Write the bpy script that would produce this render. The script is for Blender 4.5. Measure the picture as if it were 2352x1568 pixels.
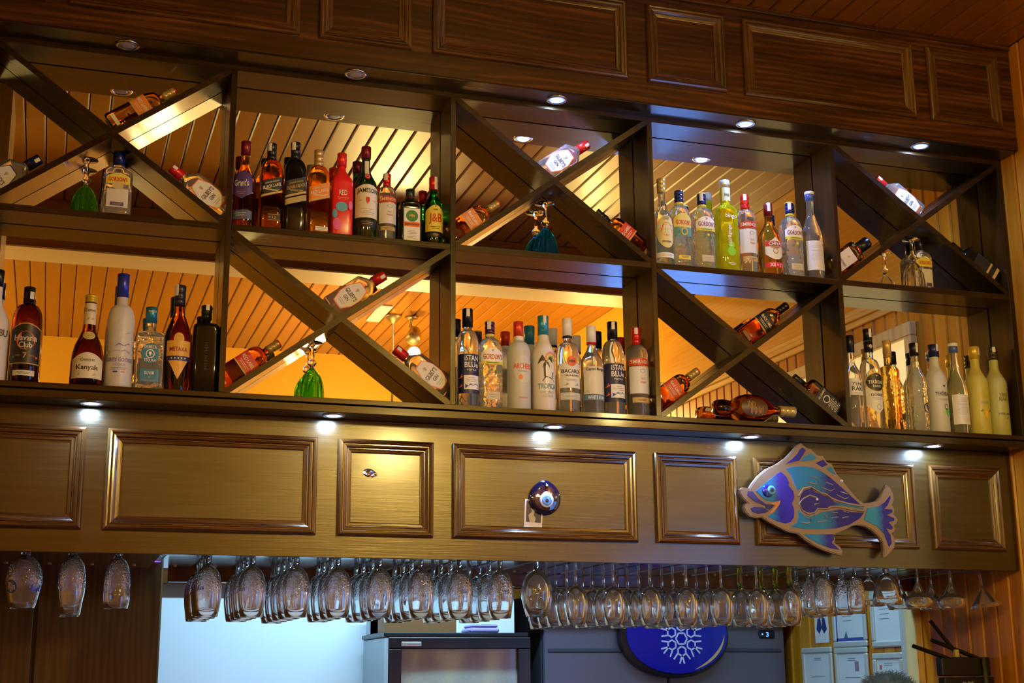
import bpy, bmesh, math, random
from mathutils import Vector, Matrix
random.seed(7)
PI = math.pi
scene = bpy.context.scene
for o in list(bpy.data.objects): bpy.data.objects.remove(o)
COL = scene.collection

# ------------------------------------------------------------------ camera, world, exposure
cam_d = bpy.data.cameras.new('camera'); cam = bpy.data.objects.new('camera', cam_d); COL.objects.link(cam)
cam_d.sensor_width = 36.0; cam_d.lens = 3186.8 / 2352 * 36.0; cam_d.clip_start = 0.02
YAW, PITCH, ROLL = math.radians(18.2764), math.radians(13.7481), math.radians(-0.4895)
fw = Vector((math.sin(YAW) * math.cos(PITCH), math.cos(YAW) * math.cos(PITCH), math.sin(PITCH)))
rt = Vector((math.cos(YAW), -math.sin(YAW), 0)); up = rt.cross(fw)
rt2 = rt * math.cos(ROLL) + up * math.sin(ROLL); up2 = -rt * math.sin(ROLL) + up * math.cos(ROLL)
M = Matrix((rt2, up2, -fw)).transposed().to_4x4(); M.translation = Vector((-0.45086, -4.15914, 1.55))
cam.matrix_world = M; scene.camera = cam
world = bpy.data.worlds.new('world'); scene.world = world; world.use_nodes = True
bg = world.node_tree.nodes['Background']; bg.inputs[0].default_value = (0.9, 0.75, 0.6, 1); bg.inputs[1].default_value = 0.01
vs = scene.view_settings; vs.view_transform = 'Standard'; vs.look = 'None'; vs.gamma = 1; vs.exposure = 0.2; vs.use_curve_mapping = False
cy = scene.cycles
cy.max_bounces = 24; cy.transmission_bounces = 24; cy.glossy_bounces = 10; cy.diffuse_bounces = 4; cy.transparent_max_bounces = 32
cy.sample_clamp_indirect = 6.0; cy.use_denoising = True

def lamp(name, loc, energy, color, radius=0.06, kind='POINT', rot=None, parent=None, size=None, spot=None):
    d = bpy.data.lights.new(name, kind); d.energy = energy; d.color = color
    if kind == 'AREA':
        d.shape = 'DISK'; d.size = radius * 2
        if size: d.shape = 'RECTANGLE'; d.size, d.size_y = size
    else: d.shadow_soft_size = radius
    if kind == 'SPOT': d.spot_size = spot; d.spot_blend = 0.8
    o = bpy.data.objects.new(name, d); COL.objects.link(o); o.location = loc
    if rot: o.rotation_euler = rot
    if parent: o.parent = parent
    return o
WARM = (1.0, 0.78, 0.27)
# energies of the room's lamps (built with the lamp objects further down)
E_CHANDELIER, E_SPOT, E_TUBE, E_LED = 145, 50, 33, 3.4

# ------------------------------------------------------------------ materials
MATS = {}
def principled(name, color, rough=0.5, **kw):
    if name in MATS: return MATS[name]
    m = bpy.data.materials.new(name); m.use_nodes = True
    b = m.node_tree.nodes['Principled BSDF']
    b.inputs['Base Color'].default_value = (*color, 1); b.inputs['Roughness'].default_value = rough
    for k, v in kw.items():
        b.inputs[k.replace('_', ' ')].default_value = (*v, 1) if isinstance(v, tuple) else v
    nt = m.node_tree                      # every surface gets a little procedural variation
    tc = nt.nodes.new('ShaderNodeTexCoord'); no = nt.nodes.new('ShaderNodeTexNoise')
    no.inputs['Scale'].default_value = 60; no.inputs['Detail'].default_value = 3
    nt.links.new(tc.outputs['Object'], no.inputs['Vector'])
    mr = nt.nodes.new('ShaderNodeMapRange'); mr.inputs['To Min'].default_value = max(0, rough - 0.03); mr.inputs['To Max'].default_value = rough + 0.03
    nt.links.new(no.outputs['Fac'], mr.inputs['Value']); nt.links.new(mr.outputs['Result'], b.inputs['Roughness'])
    MATS[name] = m; return m
def wood(name, dark, mid, light, axis='X', rough=0.36, coat=0.5, crough=0.06, scale=1.0, vary=0.25, spec=0.5, bump=0.15, wave=0.18, tint=(1.0, 0.80, 0.38)):
    if name in MATS: return MATS[name]
    m = bpy.data.materials.new(name); m.use_nodes = True; nt = m.node_tree; L = nt.links.new; N = nt.nodes.new
    b = nt.nodes['Principled BSDF']
    tc = N('ShaderNodeTexCoord'); oi = N('ShaderNodeObjectInfo')
    off = N('ShaderNodeVectorMath'); off.operation = 'SCALE'; off.inputs[0].default_value = (3.1, 5.7, 7.3); L(oi.outputs['Random'], off.inputs['Scale'])
    add = N('ShaderNodeVectorMath'); add.operation = 'ADD'; L(tc.outputs['Object'], add.inputs[0]); L(off.outputs[0], add.inputs[1])
    def mp(a, c):
        x = N('ShaderNodeMapping'); s = [c, c, c]; s['XYZ'.index(axis)] = a; x.inputs['Scale'].default_value = [v * scale for v in s]
        L(add.outputs[0], x.inputs['Vector']); return x
    n1 = N('ShaderNodeTexNoise'); n1.inputs['Scale'].default_value = 1; n1.inputs['Detail'].default_value = 5; n1.inputs['Distortion'].default_value = 1.6
    L(mp(1.1, 11).outputs[0], n1.inputs['Vector'])
    wv = N('ShaderNodeTexWave'); wv.wave_type = 'BANDS'; wv.bands_direction = 'Z' if axis != 'Z' else 'X'
    wv.inputs['Scale'].default_value = 1.0; wv.inputs['Distortion'].default_value = 14; wv.inputs['Detail'].default_value = 3; wv.inputs['Detail Scale'].default_value = 0.7
    L(mp(1.5, 13).outputs[0], wv.inputs['Vector'])
    n2 = N('ShaderNodeTexNoise'); n2.inputs['Scale'].default_value = 1; n2.inputs['Detail'].default_value = 3
    L(mp(6, 240).outputs[0], n2.inputs['Vector'])
    mx = N('ShaderNodeMix'); mx.data_type = 'FLOAT'; mx.inputs[0].default_value = wave; L(n1.outputs['Fac'], mx.inputs[2]); L(wv.outputs['Fac'], mx.inputs[3])
    mx2 = N('ShaderNodeMix'); mx2.data_type = 'FLOAT'; mx2.inputs[0].default_value = 0.3; L(mx.outputs[0], mx2.inputs[2]); L(n2.outputs['Fac'], mx2.inputs[3])
    cr = N('ShaderNodeValToRGB'); e = cr.color_ramp.elements; e[0].position = 0.28; e[0].color = (*dark, 1); e[1].position = 0.75; e[1].color = (*light, 1)
    k = cr.color_ramp.elements.new(0.5); k.color = (*mid, 1); L(mx2.outputs[0], cr.inputs['Fac'])
    hv = N('ShaderNodeHueSaturation'); vr = N('ShaderNodeMapRange'); vr.inputs['To Min'].default_value = 1 - vary; vr.inputs['To Max'].default_value = 1 + vary
    L(oi.outputs['Random'], vr.inputs['Value']); L(vr.outputs['Result'], hv.inputs['Value']); L(cr.outputs['Color'], hv.inputs['Color'])
    L(hv.outputs['Color'], b.inputs['Base Color'])
    rr = N('ShaderNodeMapRange'); rr.inputs['To Min'].default_value = rough - 0.06; rr.inputs['To Max'].default_value = rough + 0.06
    L(n1.outputs['Fac'], rr.inputs['Value']); L(rr.outputs['Result'], b.inputs['Roughness'])
    b.inputs['Coat Weight'].default_value = coat; b.inputs['Coat Roughness'].default_value = crough; b.inputs['Specular IOR Level'].default_value = spec; b.inputs['Specular Tint'].default_value = (*tint, 1)
    bp = N('ShaderNodeBump'); bp.inputs['Strength'].default_value = bump; bp.inputs['Distance'].default_value = 0.002
    L(n2.outputs['Fac'], bp.inputs['Height']); L(bp.outputs['Normal'], b.inputs['Normal'])
    MATS[name] = m; return m
def emit(name, color, strength):
    if name in MATS: return MATS[name]
    m = bpy.data.materials.new(name); m.use_nodes = True; nt = m.node_tree
    b = nt.nodes['Principled BSDF']; b.inputs['Base Color'].default_value = (*color, 1)
    b.inputs['Emission Color'].default_value = (*color, 1); b.inputs['Emission Strength'].default_value = strength
    MATS[name] = m; return m
def glass(name, color, rough=0.0, ior=1.36, bump=0, bscale=90, trans=1.0, zband=None):
    if name in MATS: return MATS[name]
    m = bpy.data.materials.new(name); m.use_nodes = True; nt = m.node_tree; b = nt.nodes['Principled BSDF']
    b.inputs['Base Color'].default_value = (*color, 1); b.inputs['Roughness'].default_value = rough; b.inputs['IOR'].default_value = ior
    b.inputs['Transmission Weight'].default_value = trans
    if bump:
        tc = nt.nodes.new('ShaderNodeTexCoord'); n = nt.nodes.new('ShaderNodeTexVoronoi'); n.inputs['Scale'].default_value = bscale
        bp = nt.nodes.new('ShaderNodeBump'); bp.inputs['Strength'].default_value = bump; bp.inputs['Distance'].default_value = 0.004
        nt.links.new(tc.outputs['Object'], n.inputs['Vector']); nt.links.new(n.outputs['Distance'], bp.inputs['Height']); nt.links.new(bp.outputs['Normal'], b.inputs['Normal'])
        if zband:                            # cut pattern only on the part of the bowl nearest the stem
            se = nt.nodes.new('ShaderNodeSeparateXYZ'); mr = nt.nodes.new('ShaderNodeMapRange'); mr.interpolation_type = 'SMOOTHSTEP'
            mr.inputs['From Min'].default_value, mr.inputs['From Max'].default_value = zband; mr.inputs['To Max'].default_value = bump
            nt.links.new(tc.outputs['Object'], se.inputs[0]); nt.links.new(se.outputs['Z'], mr.inputs['Value']); nt.links.new(mr.outputs['Result'], bp.inputs['Strength'])
    MATS[name] = m; return m
def paint(color, rough=0.45):               # plain printed / painted colour, one material per colour
    k = 'paint_%02x%02x%02x' % tuple(int(max(0, min(1, c)) * 255) for c in color) + ('g' if rough < .3 else '')
    return principled(k, color, rough)

SHELF_W = wood('dark_shelf_wood', (0.007, 0.003, 0.001), (0.019, 0.0085, 0.0025), (0.042, 0.019, 0.005), 'X', 0.29, 0.4, 0.09, spec=0.3)
SHELF_V = wood('dark_divider_wood', (0.007, 0.003, 0.001), (0.019, 0.0085, 0.0025), (0.042, 0.019, 0.005), 'Z', 0.29, 0.4, 0.09, spec=0.3)
FASC_U = wood('red_brown_fascia_wood', (0.008, 0.002, 0.0006), (0.04, 0.0105, 0.0022), (0.14, 0.042, 0.008), 'X', 0.42, 0.12, 0.2, 1.0, 0.05, 0.3)
FASC_L = wood('walnut_fascia_wood', (0.012, 0.0052, 0.0005), (0.024, 0.011, 0.001), (0.044, 0.021, 0.0022), 'X', 0.29, 0.3, 0.11, 1.0, 0.05, 0.9, tint=(1.0, 0.88, 0.5))
MOULD = wood('moulding_wood', (0.012, 0.0035, 0.001), (0.05, 0.016, 0.003), (0.13, 0.05, 0.01), 'X', 0.22, 0.8, 0.08, 1.3, 0.1)
MOULDZ = wood('moulding_wood_upright', (0.02, 0.007, 0.002), (0.07, 0.03, 0.006), (0.18, 0.085, 0.02), 'Z', 0.22, 0.8, 0.08, 1.3, 0.1)
CEIL = wood('varnished_ceiling_pine', (0.195, 0.055, 0.002), (0.22, 0.065, 0.0025), (0.245, 0.076, 0.003), 'Y', 0.30, 0.3, 0.16, 0.8, 0.10, 0.8, 0.01)
WALLP = wood('varnished_wall_pine', (0.34, 0.10, 0.004), (0.52, 0.185, 0.008), (0.64, 0.26, 0.016), 'Z', 0.3, 0.5, 0.1, 0.8, 0.15)
BEAM_W = wood('brown_beam_wood', (0.16, 0.05, 0.008), (0.26, 0.09, 0.014), (0.34, 0.13, 0.02), 'X', 0.35, 0.4, 0.1)
CABW = wood('dark_cabinet_wood', (0.03, 0.012, 0.004), (0.07, 0.028, 0.008), (0.12, 0.05, 0.013), 'Z', 0.4, 0.3, 0.12)
PALEW = wood('pale_birch_wood', (0.45, 0.30, 0.10), (0.6, 0.42, 0.17), (0.7, 0.52, 0.24), 'Z', 0.45, 0.2, 0.2)
CHROME = principled('brushed_chrome', (0.75, 0.75, 0.74), 0.22, Metallic=1.0)
BRASS = principled('aged_brass', (0.42, 0.30, 0.12), 0.35, Metallic=0.9)
MIRROR = principled('mirror_silver', (0.86, 0.87, 0.85), 0.0, Metallic=1.0)
for l in list(MIRROR.node_tree.links):
    if l.to_socket.name == 'Roughness': MIRROR.node_tree.links.remove(l)

# ------------------------------------------------------------------ mesh helpers
def link_mesh(name, verts, faces, mat, parent=None, smooth=False, mats=None, fm=None):
    me = bpy.data.meshes.new(name); me.from_pydata(verts, [], faces); me.validate()
    me.materials.append(mat)
    if mats:
        for q in mats: me.materials.append(q)
    if smooth: me.polygons.foreach_set('use_smooth', [True] * len(me.polygons))
    if fm: me.polygons.foreach_set('material_index', fm)
    o = bpy.data.objects.new(name, me); COL.objects.link(o)
    if parent: o.parent = parent
    return o
def share(o, parent=None, loc=None):
    c = o.copy(); COL.objects.link(c)
    if parent: c.parent = parent
    if loc is not None: c.location = loc
    return c
class G:
    """collects shapes of ONE part"""
    def __init__(s): s.v = []; s.f = []
    def add(s, v, f):
        n = len(s.v); s.v += [tuple(p) for p in v]; s.f += [tuple(i + n for i in q) for q in f]; return s
    def box(s, x0, x1, y0, y1, z0, z1, c=0.0):
        if c <= 0:
            v = [(x, y, z) for z in (z0, z1) for y in (y0, y1) for x in (x0, x1)]
            return s.add(v, [(0, 2, 3, 1), (4, 5, 7, 6), (0, 1, 5, 4), (2, 6, 7, 3), (0, 4, 6, 2), (1, 3, 7, 5)])
        bm = bmesh.new(); bmesh.ops.create_cube(bm, size=1)
        for p in bm.verts: p.co = ((x0 + x1) / 2 + p.co.x * (x1 - x0), (y0 + y1) / 2 + p.co.y * (y1 - y0), (z0 + z1) / 2 + p.co.z * (z1 - z0))
        bmesh.ops.bevel(bm, geom=list(bm.edges), offset=c, segments=1, affect='EDGES')
        return s.bm(bm)
    def bm(s, bm):
        bm.verts.index_update(); v = [tuple(p.co) for p in bm.verts]; f = [tuple(p.index for p in q.verts) for q in bm.faces]; bm.free(); return s.add(v, f)
    def lathe(s, prof, seg=24, cx=0, cy=0, close=True, sx=1, sy=1):
        v = []; f = []
        for z, r in prof:
            for i in range(seg):
                a = 2 * PI * i / seg; v.append((cx + sx * r * math.cos(a), cy + sy * r * math.sin(a), z))
        for k in range(len(prof) - 1):
            for i in range(seg):
                j = (i + 1) % seg; f.append((k * seg + i, k * seg + j, (k + 1) * seg + j, (k + 1) * seg + i))
        if close:
            f.append(tuple(reversed(range(seg)))); n = (len(prof) - 1) * seg; f.append(tuple(n + i for i in range(seg)))
        return s.add(v, f)
    def tube(s, pts, r, seg=8, taper=None):
        pts = [Vector(p) for p in pts]; v = []; f = []; up0 = Vector((0.03, 0.05, 1)).normalized()
        for k, p in enumerate(pts):
            t = (pts[min(k + 1, len(pts) - 1)] - pts[max(k - 1, 0)]).normalized()
            a = t.cross(up0)
            if a.length < 0.05: a = t.cross(Vector((1, 0.1, 0)))
            a.normalize(); b = t.cross(a); rr = r if not taper else r * taper[k]
            for i in range(seg):
                w = 2 * PI * i / seg; v.append(tuple(p + (a * math.cos(w) + b * math.sin(w)) * rr))
        for k in range(len(pts) - 1):
            for i in range(seg):
                j = (i + 1) % seg; f.append((k * seg + i, k * seg + j, (k + 1) * seg + j, (k + 1) * seg + i))
        f.append(tuple(range(seg))); n = (len(pts) - 1) * seg; f.append(tuple(n + i for i in reversed(range(seg))))
        return s.add(v, f)
    def prism_xz(s, poly, y0, y1, c=0.0):
        """polygon in x,z extruded from y0 (front) to y1"""
        bm = bmesh.new(); vs_ = [bm.verts.new((x, y1, z)) for x, z in poly]; fa = bm.faces.new(vs_)
        r = bmesh.ops.extrude_face_region(bm, geom=[fa]); ex = [e for e in r['geom'] if isinstance(e, bmesh.types.BMVert)]
        for p in ex: p.co.y = y0
        if c > 0:
            es = [e for e in bm.edges if all(abs(p.co.y - y0) < 1e-6 for p in e.verts)]
            bmesh.ops.bevel(bm, geom=es, offset=c, segments=2, affect='EDGES', clamp_overlap=True)
        bmesh.ops.recalc_face_normals(bm, faces=list(bm.faces))
        bmesh.ops.triangulate(bm, faces=[q for q in bm.faces if len(q.verts) > 4])
        return s.bm(bm)
    def out(s, name, mat, parent=None, smooth=False): return link_mesh(name, s.v, s.f, mat, parent, smooth)
def thing(name, label, cat, loc=(0, 0, 0), group=None, kind=None):
    o = bpy.data.objects.new(name, None); COL.objects.link(o); o.location = loc; o.empty_display_size = 0.05
    o['label'] = label; o['category'] = cat
    if group: o['group'] = group
    if kind: o['kind'] = kind
    return o
def tag(o, label, cat, group=None, kind=None):
    o['label'] = label; o['category'] = cat
    if group: o['group'] = group
    if kind: o['kind'] = kind
    return o
def struct(o, label=None):
    o['kind'] = 'structure'
    if label: o['label'] = label
    return o
_txt = {}
def text_mesh(s):
    """flat letter outlines of a string, normalised to a 1 x 1 box"""
    if s in _txt: return _txt[s]
    cu = bpy.data.curves.new('lettering', 'FONT'); cu.body = s; cu.resolution_u = 2; cu.offset = 0.012
    o = bpy.data.objects.new('lettering', cu); COL.objects.link(o)
    bpy.context.view_layer.update()
    e = o.evaluated_get(bpy.context.evaluated_depsgraph_get()); me = e.to_mesh()
    v = [(p.co.x, p.co.y) for p in me.vertices]; f = [tuple(p.vertices) for p in me.polygons]; e.to_mesh_clear()
    bpy.data.objects.remove(o); bpy.data.curves.remove(cu)
    x0 = min(p[0] for p in v); x1 = max(p[0] for p in v); y0 = min(p[1] for p in v); y1 = max(p[1] for p in v)
    v = [((a - x0) / (x1 - x0) - 0.5, (b - y0) / (y1 - y0) - 0.5) for a, b in v]
    _txt[s] = (v, f); return _txt[s]
# ------------------------------------------------------------------ room shell
ZC = 3.89; XR = 2.90; YF = -5.40; YB = 2.40; XL = -4.2
struct(G().box(XL, XR + 0.1, YF, YB, -0.1, 0.0).out('floor', principled('floor_tiles', (0.05, 0.03, 0.018), 0.4)))
cb = struct(G().box(XL, XR + 0.1, YF, YB, ZC + 0.016, ZC + 0.06).out('ceiling', principled('ceiling_backing', (0.05, 0.02, 0.006), 0.7)))
P = 0.0853
def plank_profile(w, t, c):      # cross-section of a board with eased long edges, in (across, depth)
    return [(-w / 2, t), (-w / 2, c), (-w / 2 + c, 0), (w / 2 - c, 0), (w / 2, c), (w / 2, t)]
def long_board(w, t, c, l0, l1, axis):
    pr = plank_profile(w, t, c); v = []
    for l in (l0, l1):
        for a, d in pr:
            v.append((a, l, d) if axis == 'Y' else (d, a, l))
    n = len(pr); f = [(i, (i + 1) % n, n + (i + 1) % n, n + i) for i in range(n)] + [tuple(range(n)), tuple(reversed(range(n, 2 * n)))]
    return v, f
v, f = long_board(P - 0.004, 0.016, 0.006, YF, YB, 'Y')
first = None; x = XR - P / 2; i = 0
while x > -2.4:
    if first is None: first = link_mesh('plank', v, f, CEIL, cb); first.location = (x, 0, ZC)
    else: share(first, cb, (x, 0, ZC))
    x -= P
struct(G().box(XL, x + P / 2, YF, YB, ZC, ZC + 0.016).out('ceiling_left', CEIL))
# right wall: upright pine boards
wr = struct(G().box(XR + 0.016, XR + 0.08, YF, YB, 0, ZC + 0.016).out('wall_right', principled('wall_backing', (0.05, 0.02, 0.006), 0.7)))
v, f = long_board(P - 0.004, 0.016, 0.006, 0, ZC, 'Z')
v2, f2 = long_board(P - 0.004, 0.016, 0.006, 0, 3.08, 'Z')
pa = link_mesh('plank', v, f, WALLP, wr); pb = link_mesh('plank', v2, f2, WALLP, wr)
y = YB - P / 2; ua = ub = False
while y > YF:
    src = pa if y > -0.33 else pb
    if src is pa and not ua: pa.location = (XR, y, 0); ua = True
    elif src is pb and not ub: pb.location = (XR, y, 0); ub = True
    else: share(src, wr, (XR, y, 0))
    y -= P
G().box(XR - 0.004, XR + 0.016, YF, -0.34, 3.08, ZC).out('upper_panel', wood('amber_wall_panel', (0.50, 0.20, 0.012), (0.58, 0.25, 0.016), (0.64, 0.3, 0.022), 'Y', 0.4, 0.3, 0.1), wr)
g = G()
for a, b, d in ((3.07, 3.10, 0.014), (3.10, 3.125, 0.026), (3.125, 3.15, 0.018)): g.box(XR - d, XR, YF, -0.34, a, b, 0.003)
struct(g.out('trim_1', wood('pale_crown_wood', (0.5, 0.28, 0.07), (0.62, 0.37, 0.1), (0.7, 0.45, 0.14), 'Y', 0.35, 0.4, 0.1)))
struct(G().box(XL - 0.1, XL, YF, YB, 0, ZC).out('wall_left', principled('ochre_wall_paint', (0.62, 0.33, 0.06), 0.6)))
struct(G().box(XL, XR + 0.1, YF - 0.1, YF, 0, ZC).out('wall_front', principled('orange_wall_paint', (0.55, 0.235, 0.004), 0.5)))
struct(G().box(-1.45, -0.722, -1.5, -1.1, 0, ZC).out('pillar_left', wood('ochre_pillar_wood', (0.5, 0.28, 0.06), (0.58, 0.34, 0.08), (0.64, 0.4, 0.1), 'Z', 0.4, 0.3, 0.1)))
bm_ = struct(G().box(XL, XR, -2.70, -2.475, 3.638, ZC, 0.004).out('beam_ceiling', BEAM_W))
G().box(XL, XR, -2.705, -2.47, 3.630, 3.638).out('beam_soffit', principled('cream_beam_soffit', (0.66, 0.47, 0.15), 0.4), bm_)
# windows in the right wall, seen only through reflections
def wall_window(name, y0, y1, z0, z1, pane, nm):
    w = bpy.data.objects.new(name, None); COL.objects.link(w); struct(w)
    fr = G()
    for a, b, c, d in ((y0, y1, z1, z1 + 0.06), (y0, y1, z0 - 0.06, z0), (y0, y0 + 0.05, z0, z1), (y1 - 0.05, y1, z0, z1), ((y0 + y1) / 2 - 0.02, (y0 + y1) / 2 + 0.02, z0, z1)):
        fr.box(XR - 0.035, XR, a, b, c, d, 0.004)
    fr.out('window_frame', PALEW, w)
    for a, b in ((y0 + 0.05, (y0 + y1) / 2 - 0.02), ((y0 + y1) / 2 + 0.02, y1 - 0.05)):
        G().box(XR - 0.012, XR - 0.006, a, b, z0, z1).out(nm, pane, w)
wall_window('window_1', -3.75, -1.95, 1.0, 2.30, emit('evening_sky_pane', (0.12, 0.30, 1.0), 5.5), 'pane')
wall_window('window_2', -1.65, -0.36, 1.2, 2.93, emit('lit_cream_blind', (0.90, 0.70, 0.30), 0.65), 'roller_blind')

# ------------------------------------------------------------------ the bar back: shelf unit, mirror, fascias
ZBt, ZM, ZMb, ZT = 2.4023, 2.9355, 2.9144, 3.4490
DX = [-1.444, -0.722, 0.0, 0.7233, 1.4358, 2.160, 2.889]; HT = 0.0092; YM = 0.131; YS = 0.127
su = thing('liquor_shelf', 'dark wooden wall shelf of two tiers with X-shaped braces and mirror back', 'shelf', (0, 0, ZBt))
def sb(g, name, mat): o = g.out(name, mat, su); o.data.transform(Matrix.Translation((0, 0, -ZBt))); return o
sb(G().box(DX[0] - .01, XR - .001, 0, YS, ZT, 3.470, 0.001), 'top_board', SHELF_W)
sb(G().box(DX[0] - .01, XR - .001, 0, YS, 2.386, ZBt, 0.001), 'bottom_board', SHELF_W)
sb(G().box(DX[0] - .01, XR - .001, 0.001, YM + 0.02, 2.358, 2.382, 0.0015), 'ledge_board', SHELF_W)
for k in range(7):
    if k < 6: sb(G().box(DX[k] - HT, DX[k] + HT, 0, YS, ZBt, ZT, 0.001), 'divider', SHELF_V)
    else: sb(G().box(2.879, XR - .001, 0, YS, ZBt, ZT, 0.001), 'end_panel', SHELF_V)
    if k < 6:
        x0 = DX[k] + HT; x1 = (DX[k + 1] - HT) if k < 5 else 2.879
        sb(G().box(x0, x1, 0.0005, YS, ZMb, ZM, 0.001), 'middle_shelf', SHELF_W)
def brace(k, z0, z1):
    x0 = DX[k] + HT; x1 = (DX[k + 1] - HT) if k < 5 else 2.879
    ang = math.atan2(z1 - z0, x1 - x0); t = 0.0095
    def strip(ax, az, bx, bz, cut=None):
        d = Vector((bx - ax, bz - az)).normalized(); n = Vector((-d.y, d.x)) * t
        return [(ax + n.x, az + n.y), (ax - n.x, az - n.y), (bx - n.x, bz - n.y), (bx + n.x, bz + n.y)]
    s, c = math.sin(ang), math.cos(ang); e = t / s * 0.0 + 0.004
    # full diagonal rising to the right, and the other one in two halves butting against it
    def clip(poly):
        return [(min(max(px, x0), x1), min(max(pz, z0), z1)) for px, pz in poly]
    cx, cz = (x0 + x1) / 2, (z0 + z1) / 2
    du = Vector((x1 - x0, z1 - z0)).normalized(); dd = Vector((x1 - x0, -(z1 - z0))).normalized()
    off = t / abs(math.sin(2 * ang)) * 1.05
    def poly(ax, az, bx, bz, d):
        n = Vector((-d.y, d.x)) * t
        return [(ax - n.x, az - n.y), (bx - n.x, bz - n.y), (bx + n.x, bz + n.y), (ax + n.x, az + n.y)]
    lu = t / math.tan(ang) if ang > 0 else 0
    tr = 0.017
    a = (x0 + du.x * tr, z0 + du.y * tr); b = (x1 - du.x * tr, z1 - du.y * tr)
    pts = [(x0, z0), (x0 + t / s, z0)] ; 
    # hexagonal ends that fill the corners
    up_ = [(x0, z0), (x0 + t / s, z0), (x1, z1 - t / c), (x1, z1), (x1 - t / s, z1), (x0, z0 + t / c)]
    dn1 = [(x0, z1), (x0, z1 - t / c), (cx - dd.x * off - 0, cz - dd.y * off)]
    sb(G().prism_xz(up_, 0.0003, YS), 'diagonal_brace', SHELF_W)
    # falling diagonal, upper half and lower half
    k1 = t / c
    def zf(xx): return z1 - (xx - x0) * (z1 - z0) / (x1 - x0)
    def zr(xx): return z0 + (xx - x0) * (z1 - z0) / (x1 - x0)
    # intersections of falling edges with rising edges
    sl = (z1 - z0) / (x1 - x0)
    def inter(df, dr): xx = (x0 + x1) / 2 + (df - dr) / (2 * sl); return (xx, zf(xx) + df)
    A = inter(k1, k1); B = inter(-k1, k1); Cc = inter(-k1, -k1); D = inter(k1, -k1)
    sb(G().prism_xz([(x0, z1), (x0, z1 - k1), B, A, (x0 + t / s, z1)], 0.0003, YS), 'diagonal_brace', SHELF_W)
    sb(G().prism_xz([Cc, (x1 - t / s, z0), (x1, z0), (x1, z0 + k1), D], 0.0003, YS), 'diagonal_brace', SHELF_W)
for k in (1, 3, 5): brace(k, ZM, ZT)
for k in (2, 4): brace(k, ZBt, ZMb)
tag(G().box(DX[0], XR - 0.002, YM, YM + 0.006, ZBt - 0.0, ZT).out('shelf_mirror', MIRROR), 'long wall mirror lining the back of the dark liquor shelf', 'mirror')
struct(G().box(DX[0] - .4, XR, YM + 0.02, YM + 0.10, 1.945, ZC).out('wall_back_bar', principled('dark_backing', (0.04, 0.018, 0.006), 0.6)))
def panel_frame(x0, x1, z0, z1, y, parent, big=1.0):
    pr = [(0, 0), (0, .010), (.003, .014), (.008, .0165), (.013, .0155), (.0155, .0115), (.018, .0115), (.0195, .0135), (.0245, .0125), (.029, .0085), (.031, .0085), (.033, .0065), (.040, .0055), (.0425, .0045), (.0435, 0)]
    for side in range(4):
        v = []
        for d, h in pr:
            d *= big; xa, xb, za, zb = x0 + d, x1 - d, z0 + d, z1 - d
            c = [((xa, za), (xb, za)), ((xb, za), (xb, zb)), ((xb, zb), (xa, zb)), ((xa, zb), (xa, za))][side]
            for q in c: v.append((q[0], y - h, q[1]))
        n = len(pr); f = [(2 * i, 2 * i + 1, 2 * i + 3, 2 * i + 2) for i in range(n - 1)]
        f += [tuple(range(0, 2 * n, 2)), tuple(reversed(range(1, 2 * n, 2)))]
        o = link_mesh('moulding', v, f, MOULD if side % 2 == 0 else MOULDZ, parent); o.data.transform(Matrix.Translation(-Vector(parent.parent.location)))
YU = -0.105; YL = 0.112
fu = thing('upper_fascia', 'dark red-brown panelled wooden fascia between the shelf and the ceiling', 'fascia', (0, 0, 3.47))
o = G().box(-1.9, XR - .001, YU, YM + 0.015, 3.4705, ZC - 0.001, 0.001).out('board', FASC_U, fu); o.data.transform(Matrix.Translation((0, 0, -3.47)))
G().box(-1.9, 2.895, YU + .004, -0.0005, -0.0035, 0.0006).out('soffit', SHELF_W, fu)
G().box(-1.9, XR - .001, YU - 0.012, YU, ZC - 3.47 - 0.018, ZC - 3.47 - 0.001, 0.003).out('ceiling_strip', FASC_U, fu)
for a, b in ((-1.28, -0.58), (-.514, .185), (.247, .551), (.622, 1.312), (1.387, 1.688), (1.757, 2.458), (2.52, 2.834)):
    e = bpy.data.objects.new('panel_frame', None); COL.objects.link(e); e.parent = fu
    panel_frame(a, b, 3.545, 3.838, YU, e)
fl = thing('lower_fascia', 'glossy walnut panelled fascia under the bottle shelf above the hanging glasses', 'fascia', (0, 0, 1.925))
o = G().box(-1.9, XR - .001, YL, YL + 0.02, 1.925, 2.3575, 0.001).out('board', FASC_L, fl); o.data.transform(Matrix.Translation((0, 0, -1.925)))
for a, b in ((-1.017, -.377), (-.317, .315), (.381, .689), (.753, 1.392), (1.46, 1.767), (1.831, 2.475), (2.536, 2.842)):
    e = bpy.data.objects.new('panel_frame', None); COL.objects.link(e); e.parent = fl
    panel_frame(a, b, 1.992, 2.296, YL, e)

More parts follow.
